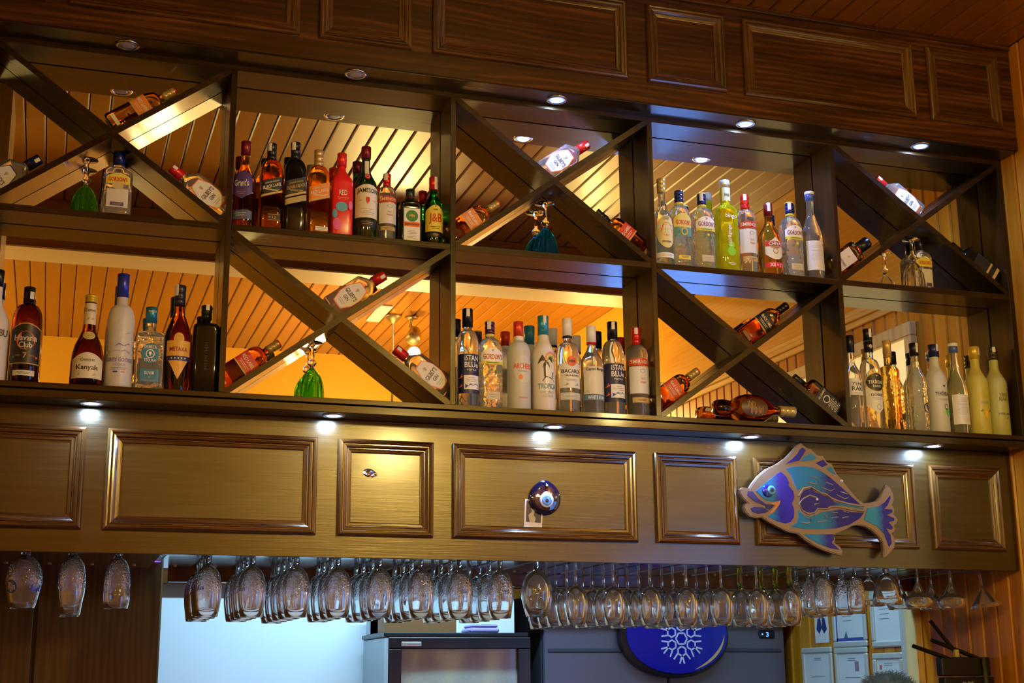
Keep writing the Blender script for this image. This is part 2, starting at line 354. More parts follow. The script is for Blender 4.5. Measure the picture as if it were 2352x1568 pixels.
# ------------------------------------------------------------------ downlights
LEDC = (0.62, 0.76, 1.0)
def downlight(x, y, z, lit, label, grp):
    t = thing('downlight', label, 'light', (x, y, z), grp)
    G().lathe([(0, 0.0365), (-0.0015, 0.0365), (-0.004, 0.034), (-0.0045, 0.029), (-0.0035, 0.0268), (-0.0005, 0.0262)], 32).out('trim_ring', CHROME, t, True)
    un = principled('unlit_lens', (0.42, 0.40, 0.33), 0.3)
    G().lathe([(-0.001, 0.0262), (-0.0026, 0.0256), (-0.0032, 0.0205), (-0.0033, 0.0195)], 28).out('lens_rim', emit('led_rim', (0.07, 0.13, 1.0), 5) if lit else un, t, True)
    G().lathe([(-0.001, 0.0200), (-0.0033, 0.0198), (-0.0036, 0.014), (-0.0037, 0.001)], 28).out('lens', emit('led_lens', (0.55, 0.72, 1.0), 30) if lit else un, t, True)
    if lit:
        lamp('led_light', (0, 0, -0.006), E_LED, (0.26, 0.45, 1.0), 0.02, 'AREA', (0, 0, 0), t)
names = ['leftmost', 'second', 'third', 'fourth', 'rightmost']
for i, x in enumerate((-0.335, .380, 1.075, 1.788, 2.51)):
    downlight(x, -0.047, 3.4664, i > 1, ['unlit round downlight in the upper soffit above the far end X brace', 'unlit round downlight in the upper soffit above the whisky row', 'lit blue-white downlight in the upper soffit above the blue goblet brace', 'lit blue-white downlight in the upper soffit above the yellow-green bottle', 'lit blue-white downlight in the upper soffit nearest the pine wall'][i], 'downlights in the upper soffit')
for i, x in enumerate((-0.37, .353, 1.083, 1.80, 2.53)):
    downlight(x, 0.05, 2.3585, True, ['lit blue downlight under the ledge below the frosted vodka bottle', 'lit blue downlight under the ledge below the green goblet', 'lit blue downlight under the ledge above the evil eye bead', 'lit blue downlight under the ledge just left of the fish', 'lit blue downlight under the ledge right of the fish near the corner'][i], 'downlights under the ledge')
# ------------------------------------------------------------------ bottles
CLEAR = glass('clear_spirit_glass', (0.96, 0.97, 0.93), 0, 1.36, 0, 90, 0.93); CLEARB = glass('cut_clear_glass', (0.95, 0.97, 0.9), 0, 1.36, 0.4, 70, 0.9)
PALE = glass('pale_rum_glass', (0.93, 0.92, 0.72), 0, 1.36, 0, 90, 0.93); AMBER = glass('amber_whisky_glass', (0.94, 0.54, 0.05)); RUBY = glass('red_amber_glass', (0.84, 0.30, 0.025))
DARKAMB = glass('dark_brandy_glass', (0.40, 0.10, 0.008)); GOLDG = glass('gold_raki_glass', (0.95, 0.62, 0.12), 0, 1.36, 0.25, 60)
DGREEN = glass('bottle_green_glass', (0.012, 0.045, 0.012), 0.02, 1.45, 0, 90, 0.6); GREENG = glass('bright_green_glass', (0.02, 0.42, 0.08))
BLACKG = principled('black_bottle_glass', (0.006, 0.005, 0.004), 0.1, Specular_IOR_Level=0.25); YELG = glass('yellow_liqueur_glass', (0.85, 0.88, 0.02), 0.02, 1.36, 0, 90, 0.75)
FROSTW = principled('frosted_white_glass', (0.80, 0.80, 0.74), 0.35, Transmission_Weight=0.25, Specular_IOR_Level=0.4)
FROSTC = principled('frosted_clear_glass', (0.78, 0.79, 0.72), 0.4, Transmission_Weight=0.4)
FROSTY = principled('frosted_yellow_glass', (0.72, 0.66, 0.12), 0.38, Transmission_Weight=0.3)
FROSTG = principled('frosted_green_glass', (0.62, 0.64, 0.22), 0.38, Transmission_Weight=0.3)
WHITEB = principled('white_coated_bottle', (0.72, 0.70, 0.62), 0.25); REDB = principled('red_coated_bottle', (0.75, 0.02, 0.02), 0.22)
def prof(h, r, zb, zs, rn, kind='round', d=1.0, n=2.0, foot=0.004, lip=True):
    """rings of a bottle: (z, half width, depth ratio, squareness)"""
    p = [(0, r * 0.9, d, n), (foot * 0.5, r * 0.97, d, n), (foot, r, d, n), (zb * 0.5, r, d, n), (zb, r, d, n)]
    for k in range(1, 9):
        t = k / 8
        q = {'round': math.sqrt(max(0, 1 - t * t)) if t < 1 else 0, 's': 0.5 + 0.5 * math.cos(PI * t), 'lin': 1 - t, 'sq': (1 - t ** 5) ** 0.5}[kind]
        p.append((zb + (zs - zb) * (t if kind != 'sq' else min(1, t)), rn + (r - rn) * q, d + (1 - d) * t, n + (2 - n) * t))
    p += [((zs + h) / 2, rn, 1, 2), (h - 0.004, rn, 1, 2), (h - 0.001, rn * 0.9, 1, 2)]
    return p
def at(p, z):
    if z <= p[0][0]: return p[0][1:]
    for a, b in zip(p, p[1:]):
        if a[0] <= z <= b[0]:
            t = 0 if b[0] == a[0] else (z - a[0]) / (b[0] - a[0]); return tuple(a[i] + (b[i] - a[i]) * t for i in (1, 2, 3))
    return p[-1][1:]
def surf(p, u, z, off):
    r, d, n = at(p, z); r += off; u = max(-r * 0.999, min(r * 0.999, u))
    return (u, -((1 - abs(u / r) ** n) ** (1 / n)) * (r * d + (off if d < 1 else 0)), z)
def ring_mesh(p, seg=32):
    v = []; f = []
    for z, r, d, n in p:
        for i in range(seg):
            a = 2 * PI * (i + 0.5) / seg; c, s = math.cos(a), math.sin(a)
            v.append((r * math.copysign(abs(c) ** (2 / n), c), r * d * math.copysign(abs(s) ** (2 / n), s), z))
    for k in range(len(p) - 1):
        for i in range(seg):
            j = (i + 1) % seg; f.append((k * seg + i, k * seg + j, (k + 1) * seg + j, (k + 1) * seg + i))
    f.append(tuple(reversed(range(seg)))); m = (len(p) - 1) * seg; f.append(tuple(m + i for i in range(seg)))
    return v, f
def patch(p, U, lo, hi, off, uc=0.0, cols=14, rows=5):
    v = []; f = []
    for i in range(cols + 1):
        u = -U + 2 * U * i / cols
        for j in range(rows + 1):
            z = lo(u) + (hi(u) - lo(u)) * j / rows; v.append(surf(p, u + uc, z, off))
    for i in range(cols):
        for j in range(rows):
            a = i * (rows + 1) + j; f.append((a, a + rows + 1, a + rows + 2, a + 1))
    return v, f
def outline(shape, U, z0, z1, k=0.0):
    h = z1 - z0; m = (z0 + z1) / 2
    if shape == 'oval': return (lambda u: m - h / 2 * math.sqrt(max(0, 1 - (u / U) ** 2))), (lambda u: m + h / 2 * math.sqrt(max(0, 1 - (u / U) ** 2)))
    if shape == 'arch': return (lambda u: z0), (lambda u: z1 - k * (u / U) ** 2)
    if shape == 'slant': return (lambda u: z0 + k * u), (lambda u: z1 + k * u)
    if shape == 'hex': return (lambda u: z0 + max(0, abs(u) - U * (1 - k)) * h * 0.33 / (U * k)), (lambda u: z1 - max(0, abs(u) - U * (1 - k)) * h * 0.33 / (U * k))
    if shape == 'diamond': return (lambda u: z0 + abs(u) / U * h * k), (lambda u: z1 - abs(u) / U * h * k)
    if shape == 'point': return (lambda u: z0 + abs(u) / U * k), (lambda u: z1)
    if shape == 'shield': return (lambda u: z0 + k * (u / U) ** 2), (lambda u: z1 - k * 0.8 * abs(math.sin(2.2 * u / U)))
    if shape == 'drop': return (lambda u: z0 + (z1 - z0) * 0.75 * (abs(u) / U) ** 1.6), (lambda u: z1 - 0.006 * (u / U) ** 2)
    return (lambda u: z0), (lambda u: z1)
def bottle(name, label, cat_group, x, z, P_, mat, caps, labs, y=0.06, tilt=0.0, seal=None, spin=0.0, body='glass_body'):
    """caps: (z0,z1,r,colour,metallic) ; labs: (shape,U,z0,z1,k,colour,uc,[texts]) ; text: (string,u,z,w,h,colour)"""
    t = thing(name, label, 'bottle', (x, y, z), cat_group); t.rotation_euler = (0, tilt, spin)
    v, f = ring_mesh(P_); link_mesh(body, v, f, mat, t, True)
    for z0, z1, r, col, met in caps:
        g = G(); e = 0.0012
        pr = [(z0, r), (z1 - e, r), (z1, r - e), (z1 + 0.0003, r * 0.5)]
        if met == 2:                                     # ridged screw cap
            pr = [(z0, r), (z0 + (z1 - z0) * .3, r), (z0 + (z1 - z0) * .33, r * .93), (z0 + (z1 - z0) * .38, r * .93), (z0 + (z1 - z0) * .41, r), (z0 + (z1 - z0) * .62, r), (z0 + (z1 - z0) * .65, r * .94), (z0 + (z1 - z0) * .7, r * .94), (z0 + (z1 - z0) * .73, r), (z1 - e, r), (z1, r - e), (z1 + 0.0003, r * 0.4)]
        g.lathe(pr, 24).out('cap', principled('foil_%d%d%d' % tuple(int(c * 99) for c in col), col, 0.28, Metallic=0.35 if met else 0.0), t, True)
    for i, (sh, U, z0, z1, k, col, uc, txts) in enumerate(labs):
        lo, hi = outline(sh, U, z0, z1, k); off = 0.0007 + 0.0005 * i
        if col is None: lab = t
        else:
            v, f = patch(P_, U, lo, hi, off, uc); m = CHROME if col == 'silver' else paint(col, 0.42)
            lab = link_mesh('label', v, f, m, t, True)
        by = {}
        for s, u, zz, w, hh, c in txts: by.setdefault(c, []).append((s, u, zz, w, hh))
        for c, l in by.items():
            V = []; F = []
            for s, u, zz, w, hh in l:
                vert = s.startswith('|'); ang = 0
                if s == '#lines':                       # rows of tiny unreadable print
                    nl = max(2, int(hh / 0.005))
                    for q in range(nl):
                        zc = zz - hh / 2 + hh * (q + .5) / nl; ww = w * (0.75 + 0.25 * math.sin(q * 2.3))
                        for q2 in range(6):
                            ua, ub2 = u - ww / 2 + ww * q2 / 6, u - ww / 2 + ww * (q2 + .86) / 6
                            n = len(V); V += [surf(P_, a, b, off + .0006) for a, b in ((ua, zc - .0008), (ub2, zc - .0008), (ub2, zc + .0008), (ua, zc + .0008))]; F.append((n, n + 1, n + 2, n + 3))
                    continue
                if s in ('#disc', '#ring', '#wave', '#palm', '#bat', '#crest', '#leaf', '#arc'):
                    for poly in MARK[s]:
                        n = len(V); V += [surf(P_, u + a * w / 2, zz + b * hh / 2, off + .0006) for a, b in poly]
                        if s in ('#ring', '#arc'): m_ = len(poly) // 2; F += [(n + i_, n + (i_ + 1) % m_ if s == '#ring' else n + i_ + 1, n + m_ + ((i_ + 1) % m_ if s == '#ring' else i_ + 1), n + m_ + i_) for i_ in range(m_ if s == '#ring' else m_ - 1)]
                        else: F.append(tuple(range(n, n + len(poly))))
                    continue
                tv, tf = text_mesh(s.lstrip('|')); n = len(V)
                for a, b in tv:
                    if vert: a, b = -b, a
                    du = a * w; V.append(surf(P_, u + du, zz + b * hh + (k * (u + du) if sh == 'slant' else 0), off + 0.0008))
                F += [tuple(q + n for q in qq) for qq in tf]
            link_mesh('lettering', V, F, paint(c, 0.42), lab)
    if seal:
        u, z0, z1, r = seal; pc = [(z0 - 1, r, 1, 2), (z1 + 1, r, 1, 2)]
        v, f = patch(pc, 0.0055, lambda q: z0, lambda q: z1, 0.0006, u, 4, 2); link_mesh('tax_seal', v, f, paint((0.72, 0.70, 0.64)), t, True)
    return t
circ = lambda n, r=1.0: [(r * math.cos(2 * PI * i / n), r * math.sin(2 * PI * i / n)) for i in range(n)]
MARK = {'#disc': [circ(20)], '#ring': [circ(20) + circ(20, .8)], '#wave': [[(-1, -1), (1, -1), (1, .4), (.55, 1), (.2, .2), (-.2, .9), (-.55, .1), (-1, .7)]],
        '#palm': [[(-.55, -1), (.9, -1), (.4, -.72), (-.2, -.6)], [(-.35, -.65), (-.15, -.65), (-.2, 0), (-.05, .5), (-.2, .52), (-.38, .02)], [(-.12, .5), (-.5, .95), (-.8, .6), (-.95, .25), (-.6, .5)], [(-.12, .5), (.1, .95), (.5, .8), (.65, .35), (.25, .6)], [(-.12, .5), (-.4, .3), (-.5, -.05), (-.2, .3)], [(-.12, .5), (.2, .35), (.3, 0), (.0, .3)], [(.62, -.8), (.7, -.8), (.7, -.3), (.62, -.3)]],
        '#bat': [[(0, -.45), (.25, -.1), (.8, -.35), (.62, .3), (.3, .2), (.12, .45), (0, .3), (-.12, .45), (-.3, .2), (-.62, .3), (-.8, -.35), (-.25, -.1)]],
        '#crest': [[(-.7, .9), (.7, .9), (.7, 0), (0, -1), (-.7, 0)]], '#leaf': [[(-1, -.6), (-.2, -.1), (.2, .9), (.4, .1), (1, .4), (.3, -.5)]],
        '#arc': [[(math.cos(a), math.sin(a)) for a in [PI * .06 + PI * .88 * i / 12 for i in range(13)]] + [(.8 * math.cos(a), .8 * math.sin(a)) for a in [PI * .06 + PI * .88 * i / 12 for i in range(13)]]]}
K = (0.012, 0.012, 0.012); WH = (0.82, 0.80, 0.74); CR = (0.74, 0.69, 0.48); GO = (0.55, 0.36, 0.08); RD = (0.62, 0.02, 0.015); OR = (0.85, 0.16, 0.015); NV = (0.015, 0.02, 0.13); MR = (0.20, 0.012, 0.02); GN = (0.03, 0.22, 0.04); TL = (0.02, 0.20, 0.32); GY = (0.3, 0.3, 0.28); PU = (0.09, 0.05, 0.20); YE = (0.75, 0.62, 0.06); BL = (0.03, 0.05, 0.42)
GW = 'upright bottles on the upper whisky shelf'; GG = 'upright bottles on the upper gin shelf'; GB = 'upright bottles on the lower brandy shelf'; GV = 'upright bottles on the lower vodka shelf'; GR = 'upright bottles on the lower raki shelf'; GX = 'bottles laid on the diagonal braces'
U1 = ZM + 0.0003; L1 = ZBt + 0.0003
# --- upper tier, whisky bay
bottle('whisky_bottle', 'red-brown whisky bottle with purple five-sided label, first in the upper whisky row', GW, .052, U1, prof(.298, .037, .15, .232, .0125, 's', .9, 2.6), RUBY,
       [(.252, .298, .0155, MR, 1)], [('diamond', .030, .095, .195, .18, PU, .002, [('Grant\'s', 0, .148, .046, .022, WH), ('#lines', 0, .115, .03, .012, (.5, .25, .2))]), ('arch', .03, .028, .058, .004, (.08, .11, .18), .003, [('#lines', 0, .043, .04, .014, CR)])], spin=-.4)
def square_whisky(lb, x, h, mat, capc, lab, word, sub, extra=(), sealu=None, z=None, y=.06, tilt=0, grp=GW, name='whisky_bottle', r=.0345):
    s = h / .30
    bottle(name, lb, grp, x, U1 if z is None else z, prof(h, r, .195 * s, .245 * s, .0125, 'round', .92, 6), mat, [(.24 * s, h, .0155, capc, 2)],
           [('slant', r * .97, .125 * s, .172 * s, .32, lab[0], 0, [(word, 0, .147 * s, .058, .0105, lab[2]), (sub, 0, .160 * s, .044, .006, lab[2]), ('#lines', 0, .1335 * s, .05, .006, lab[2])]),
            ('slant', r * .97, .118 * s, .125 * s, .32, lab[1], 0, [])] + list(extra), y, tilt, sealu and (sealu, .272 * s, .298 * s, .0155))
square_whisky('square amber whisky bottle with slanted black label and gold twelve at its foot', .135, .300, RUBY, K, (K, GO, CR), 'BLACK LABEL', 'JOHNNIE WALKER', [('rect', .019, .034, .05, 0, K, .008, [('12', 0 + .008, .042, .012, .010, GO), ('#lines', -.006, .042, .008, .006, GO)]), ('rect', .019, .0505, .052, 0, GO, .008, []), ('rect', .019, .032, .0335, 0, GO, .008, [])], -.008)
square_whisky('square black glass whisky bottle with slanted gold-edged label', .211, .313, BLACKG, K, ((.025, .025, .022), GO, GO), 'DOUBLE BLACK', 'JOHNNIE WALKER', [('slant', .0335, .098, .118, .32, (.42, .33, .12), 0, [])], -.008)
square_whisky('square amber whisky bottle with slanted orange label and gold cap', .287, .295, AMBER, (.50, .33, .12), ((.80, .24, .02), GO, CR), 'RED LABEL', 'JOHNNIE WALKER', [('rect', .02, .012, .026, 0, CR, .008, [('#lines', .008, .019, .032, .008, GY)])])
bottle('whisky_bottle', 'square whisky bottle coated bright red with blue blotches', GW, .363, U1, prof(.293, .035, .185, .24, .0125, 's', .92, 6), REDB, [(.245, .293, .0155, (.8, .03, .02), 1)],
       [('rect', .03, .12, .16, 0, None, 0, [('RED', 0, .148, .026, .018, CR), ('#lines', 0, .128, .04, .010, (.9, .3, .25))]), ('oval', .02, .084, .116, 0, (.10, .36, .48), -.004, []), ('oval', .008, .06, .09, 0, (.10, .36, .48), -.026, []), ('oval', .014, .02, .06, 0, (.75, .1, .3), -.018, []), ('oval', .007, .09, .12, 0, (.75, .12, .4), .024, [])])
bottle('whiskey_bottle', 'tall round green-black whiskey bottle with cream label and maroon cap', GW, .443, U1, prof(.325, .038, .18, .25, .0135, 's'), DGREEN, [(.283, .325, .0162, MR, 1)],
       [('arch', .0365, .07, .184, .012, CR, 0, [('JAMESON', 0, .160, .066, .020, K), ('#crest', 0, .128, .018, .026, RD), ('#lines', 0, .09, .05, .024, GY), ('EST.', -.022, .128, .008, .004, GY), ('1780', .022, .128, .009, .004, GY)]),
        ('arch', .035, .038, .062, .003, K, 0, [('#lines', 0, .051, .045, .012, GO)]), ('rect', .007, .222, .272, 0, CR, 0, []), ('oval', .0095, .203, .226, 0, RD, 0, [('#ring', 0, .2145, .014, .014, CR)])])
def vodka_red(lb, x, z, h, r, grp):
    s = h / .302
    bottle('vodka_bottle', lb, grp, x, z, prof(h, r, .205 * s, .245 * s, .013 * s + .0005, 'round'), CLEAR, [(.243 * s, h, .0155 * s + .0005, RD, 2)],
           [('arch', r * .95, .168 * s, .194 * s, .006, (.62, .05, .02), 0, [('SMIRNOFF', 0, .181 * s, r * 1.75, .013 * s, CR)]), ('rect', r * .93, .075 * s, .165 * s, 0, (.70, .69, .62), 0, [('#crest', .004, .128 * s, .026, .045 * s, CR), ('No21', .004, .125 * s, .014, .008 * s, GY), ('VODKA', .004, .112 * s, .022, .006 * s, RD), ('#ring', .004, .15 * s, .02, .014 * s, GY)]),
            ('rect', r * .8, .045 * s, .062 * s, 0, (.55, .38, .12), 0, [('#lines', 0, .053 * s, .03, .008, K)])], seal=(-.006, h - .024, h - .002, .0158 * s + .0005))
vodka_red('small clear vodka bottle with red cap between the cream-label and dark green bottles', .514, U1, .239, .0305, GW)
bottle('liqueur_bottle', 'short square dark liqueur bottle with white label edged green', GW, .593, U1, prof(.193, .0365, .125, .15, .012, 'sq', .72, 7), BLACKG, [(.155, .193, .0145, (.01, .03, .015), 0), (.162, .1655, .0148, RD, 0)],
       [('rect', .029, .004, .122, 0, GN, 0, []), ('rect', .0265, .007, .119, 0, WH, 0, [('#disc', 0, .093, .04, .04, GN), ('#bat', 0, .094, .026, .028, GO), ('#lines', 0, .03, .035, .03, GY)]), ('rect', .028, .056, .072, 0, OR, 0, [('Jägermeister', 0, .064, .05, .011, (.1, .01, .01))]), ('rect', .022, .0045, .0085, 0, OR, 0, [])])
bottle('whisky_bottle', 'green glass whisky bottle with yellow label and red cap, last in the upper whisky row', GW, .672, U1, prof(.244, .032, .14, .19, .012, 's'), GREENG, [(.198, .244, .0145, RD, 0)],
       [('arch', .030, .046, .138, .02, YE, 0, [('J&B', 0, .09, .044, .038, RD), ('RARE', 0, .122, .016, .006, K), ('#crest', 0, .133, .006, .006, K), ('#lines', 0, .06, .034, .012, K)]), ('arch', .029, .028, .042, .002, K, 0, [('#lines', 0, .035, .022, .008, GO)])], seal=(.006, .2, .243, .0146))
# --- upper tier, gin bay
bottle('rum_bottle', 'pale rum bottle with gold cap half hidden by the divider', GG, 1.50, U1, prof(.328, .0355, .17, .235, .0125, 's'), PALE, [(.275, .328, .0155, (.55, .42, .14), 2)],
       [('oval', .033, .065, .185, 0, (.72, .62, .26), 0, [('#disc', 0, .133, .042, .05, (.62, .16, .06)), ('Havana', 0, .142, .055, .016, WH), ('Club', 0, .122, .034, .015, WH), ('ORIGINAL', 0, .088, .036, .007, K)]), ('rect', .034, .03, .048, 0, WH, 0, [('#lines', 0, .039, .05, .008, GY)])])
def green_gin(lb, x, z, h, r, grp, colour=WH, word=MR, capc=NV, ycap=True, seal=-.007):
    s = h / .29
    bottle('gin_bottle', lb, grp, x, z, prof(h, r, .185 * s, .235 * s, .0135, 'round', .85, 3.2), CLEARB, [(.246 * s, h, .0162, capc, 2), (.238 * s, .246 * s, .0165, YE, 0), (h - .004, h + .0005, .0164, YE, 0)],
           [('arch', r * .93, .152 * s, .196 * s, .018, colour, 0, [('GORDON\'S', .001, .167 * s, r * 1.65, .017 * s, word), ('#crest', 0, .187 * s, .01, .008, GY)]), ('rect', r * .94, .142 * s, .152 * s, 0, YE, 0, [('#lines', 0, .147 * s, .05, .004, GN)]),
            ('rect', r * .8, .1 * s, .14 * s, 0, None, 0, [('#leaf', -.012, .12 * s, .016, .022, (.06, .2, .05)), ('#leaf', .012, .118 * s, .014, .026, (.06, .2, .05)), ('#disc', .004, .127 * s, .009, .009, YE), ('#disc', -.006, .134 * s, .006, .005, (.1, .03, .2))]),
            ('rect', r * .6, .028 * s, .052 * s, 0, (.55, .48, .30), 0, [('#lines', 0, .04 * s, .03, .014, GY)])], seal=(seal, h - .03, h - .004, .0164))
bottle('gin_bottle', 'clear gin bottle with yellow arched label and teal band', GG, 1.567, U1, prof(.29, .0355, .185, .235, .0135, 'round', .85, 3.2), CLEARB, [(.246, .29, .0162, NV, 2), (.238, .246, .0165, YE, 0)],
       [('arch', .033, .148, .2, .02, (.72, .62, .16), 0, [('GORDON\'S', 0, .165, .056, .017, RD)]), ('rect', .0335, .115, .147, 0, (.10, .30, .26), 0, [('#disc', .002, .132, .026, .03, (.55, .42, .1)), ('#disc', .002, .132, .016, .018, (.08, .2, .18)), ('#leaf', -.018, .13, .012, .02, (.05, .2, .1))]), ('rect', .022, .03, .045, 0, YE, 0, [('#lines', 0, .038, .03, .008, PU)])])
green_gin('clear gin bottle with white label beside the yellow-green bottle', 1.655, U1, .289, .0385, GG)
bottle('liqueur_bottle', 'bright yellow-green liqueur bottle with vertical white lettering', GG, 1.748, U1, prof(.348, .0385, .225, .252, .018, 'round', .85, 4), YELG, [(.318, .348, .019, (.62, .64, .60), 1)],
       [('rect', .034, .07, .2, 0, None, 0, [('bingo', .004, .205, .044, .02, WH), ('|pear&ginger', -.004, .137, .017, .085, WH), ('#disc', 0, .075, .032, .032, (.25, .62, .03)), ('#disc', .001, .098, .02, .026, (.25, .62, .03)), ('#lines', 0, .03, .03, .01, WH)]), ('rect', .0165, .268, .318, 0, (.66, .68, .40), 0, [('bingo', 0, .29, .02, .016, K)])])
vodka_red('clear vodka bottle with red cap beside the amber shield-label bottle', 1.826, U1, .302, .0365, GG)
bottle('whisky_bottle', 'rounded amber whisky bottle with cream shield label and maroon cap', GG, 1.918, U1, prof(.278, .0415, .14, .215, .0135, 's'), AMBER, [(.232, .278, .0162, MR, 1)],
       [('shield', .034, .058, .142, .02, CR, .001, [('CHIVAS', 0, .116, .05, .014, K), ('#ring', 0, .09, .02, .022, MR), ('#lines', 0, .103, .04, .004, MR)]), ('rect', .034, .107, .126, 0, RD, .001, [('CHIVAS', .002, .1165, .052, .014, WH)]), ('rect', .036, .028, .048, 0, RD, .001, [('XII', -.014, .038, .018, .013, WH), ('12', .022, .038, .012, .013, WH), ('#lines', .006, .038, .01, .008, WH)])], seal=(-.004, .246, .279, .0163))
green_gin('clear gin bottle with white label between the amber bottle and the end of the row', 2.006, U1, .291, .0385, GG)
def plain_raki(lb, x, z, h, grp):
    bottle('raki_bottle', lb, grp, x, z, prof(h, .038, .16, .268, .0135, 's'), CLEAR, [(h - .034, h - .01, .0165, (.06, .12, .42), 0), (h - .012, h, .0178, WH, 0)],
           [('rect', .035, .035, .145, 0, (.70, .68, .66), 0, [('#lines', 0, .108, .05, .006, (.45, .5, .7)), ('#lines', 0, .125, .05, .018, (.5, .5, .6)), ('#lines', 0, .085, .055, .03, (.5, .5, .6)), ('#disc', .024, .132, .008, .008, OR), ('#lines', .006, .05, .03, .014, (.8, .5, .45))])])
plain_raki('slim clear bottle with blue stopper and white printed label against the divider', 2.092, U1, .342, GG)
# --- lower tier, brandy bay
bottle('liqueur_bottle', 'white coated coconut liqueur bottle cut off by the picture edge', GB, -.655, L1, prof(.342, .040, .175, .255, .013, 's'), WHITEB, [(.29, .342, .0155, K, 1)],
       [('arch', .038, .05, .17, .005, None, 0, [('MALIBU', .006, .145, .062, .022, (.1, .08, .06)), ('#disc', .006, .098, .03, .03, OR), ('#palm', .008, .104, .03, .034, (.5, .02, .05)), ('#lines', 0, .06, .05, .016, GY)])])
bottle('rum_bottle', 'dark rum bottle with black label and orange disc', GB, -.566, L1, prof(.296, .0435, .185, .245, .014, 'round'), DARKAMB, [(.248, .296, .0165, K, 1)],
       [('arch', .041, .055, .178, .016, GO, 0, []), ('arch', .040, .058, .175, .016, (.02, .018, .014), 0, [('#disc', 0, .125, .052, .056, (.72, .16, .03)), ('Havana', 0, .133, .062, .018, CR), ('Club', 0, .112, .038, .017, CR), ('7', 0, .08, .011, .017, GO), ('AÑEJO', -.02, .08, .014, .005, GO), ('AÑOS', .02, .08, .014, .005, GO), ('#disc', -.032, .076, .006, .007, GN), ('#disc', .032, .076, .006, .007, OR)]), ('rect', .03, .02, .036, 0, CR, 0, [('#lines', 0, .028, .04, .008, GN)])], seal=(.008, .258, .28, .0167))
bottle('brandy_bottle', 'brandy bottle with cream labels and yellow cap', GB, -.390, L1, [(0, .044, 1, 2), (.004, .048, 1, 2), (.07, .0475, 1, 2), (.1, .0455, 1, 2), (.13, .039, 1, 2), (.155, .028, 1, 2), (.175, .0205, 1, 2), (.195, .0185, 1, 2), (.262, .0165, 1, 2), (.28, .0160, 1, 2), (.283, .012, 1, 2)], DARKAMB, [(.262, .285, .0178, (.72, .52, .03), 2)],
       [('arch', .043, .022, .1, .02, CR, 0, [('Cemiyet', 0, .077, .042, .012, (.12, .08, .03)), ('Kanyak', 0, .053, .062, .02, K), ('#leaf', -.024, .034, .01, .012, GO), ('#leaf', .02, .034, .012, .012, GO)]), ('rect', .0168, .192, .258, 0, CR, 0, [('Cemiyet', 0, .235, .03, .012, (.12, .08, .03)), ('#leaf', -.006, .21, .014, .012, GO), ('#leaf', .007, .21, .014, .012, GO)]), ('oval', .018, .142, .168, 0, (.66, .60, .2), 0, [('#ring', 0, .155, .028, .017, GO), ('#lines', 0, .155, .018, .004, GO)])])
bottle('vodka_bottle', 'tall frosted white vodka bottle with blue foil neck', GB, -.300, L1, prof(.359, .041, .2, .262, .0165, 'round', 1, 2, .01), FROSTW, [(.285, .359, .0182, BL, 1)],
       [('rect', .037, .05, .19, 0, None, 0, [('#wave', .004, .126, .072, .022, (.20, .22, .42)), ('#wave', -.004, .11, .066, .012, (.42, .44, .52)), ('GREY GOOSE', 0, .085, .074, .012, (.20, .16, .40)), ('VODKA', 0, .070, .036, .009, (.42, .40, .52)), ('#leaf', .002, .162, .02, .018, WH), ('#leaf', .02, .168, .018, .014, (.5, .52, .5)), ('#lines', 0, .058, .05, .008, GY)]), ('rect', .006, .046, .05, 0, BL, -.010, []), ('rect', .005, .046, .05, 0, WH, .001, []), ('rect', .005, .046, .05, 0, OR, .011, [])])
bottle('tequila_bottle', 'squat textured tequila bottle with round blue label and blue cap', GB, -.212, L1, prof(.261, .0415, .165, .183, .016, 'sq', .85, 5), CLEARB, [(.212, .261, .0178, TL, 1)],
       [('oval', .027, .078, .142, 0, (.02, .14, .22), 0, []), ('oval', .0255, .080, .140, 0, TL, 0, [('OLMECA', 0, .130, .036, .010, WH), ('TEQUILA', 0, .089, .036, .010, WH), ('#ring', 0, .109, .026, .028, WH), ('#crest', 0, .109, .012, .014, WH)]), ('rect', .0275, .022, .062, 0, TL, 0, [('SILVER', 0, .05, .03, .009, WH), ('#leaf', 0, .038, .008, .009, GO), ('#lines', 0, .027, .045, .006, GY)]), ('rect', .0165, .224, .248, 0, None, 0, [('OLMECA', .002, .246, .024, .007, WH)])])
bottle('brandy_bottle', 'dark brandy bottle with long gold shield label', GB, -.130, L1, [(0, .036, 1, 2), (.004, .037, 1, 2), (.06, .040, 1, 2), (.12, .0425, 1, 2), (.16, .042, 1, 2), (.19, .037, 1, 2), (.215, .028, 1, 2), (.24, .019, 1, 2), (.262, .0155, 1, 2), (.333, .014, 1, 2), (.337, .01, 1, 2)], DARKAMB, [(.272, .337, .0172, (.03, .03, .04), 2)],
       [('point', .034, .035, .155, .07, (.72, .38, .05), 0, [('METAXA', 0, .128, .052, .013, MR)]), ('oval', .016, .14, .18, 0, (.72, .40, .06), 0, [('#ring', 0, .16, .018, .02, GO)]), ('rect', .0345, .093, .107, 0, NV, 0, [('#disc', -.02, .1, .004, .005, CR), ('#disc', -.01, .1, .004, .005, CR), ('#disc', 0, .1, .004, .005, CR), ('#disc', .01, .1, .004, .005, CR), ('#disc', .02, .1, .004, .005, CR)])], seal=(-.012, .302, .337, .0174))
bottle('liqueur_bottle', 'square black-green liqueur bottle turned label away by the divider', GB, -.048, L1, prof(.279, .039, .195, .222, .013, 'sq', .9, 7), BLACKG, [(.235, .279, .0165, (.01, .02, .012), 2)], [('rect', .02, .06, .16, 0, None, 0, [('#lines', 0, .112, .012, .09, (.03, .035, .02))])], seal=(.002, .262, .281, .0167))
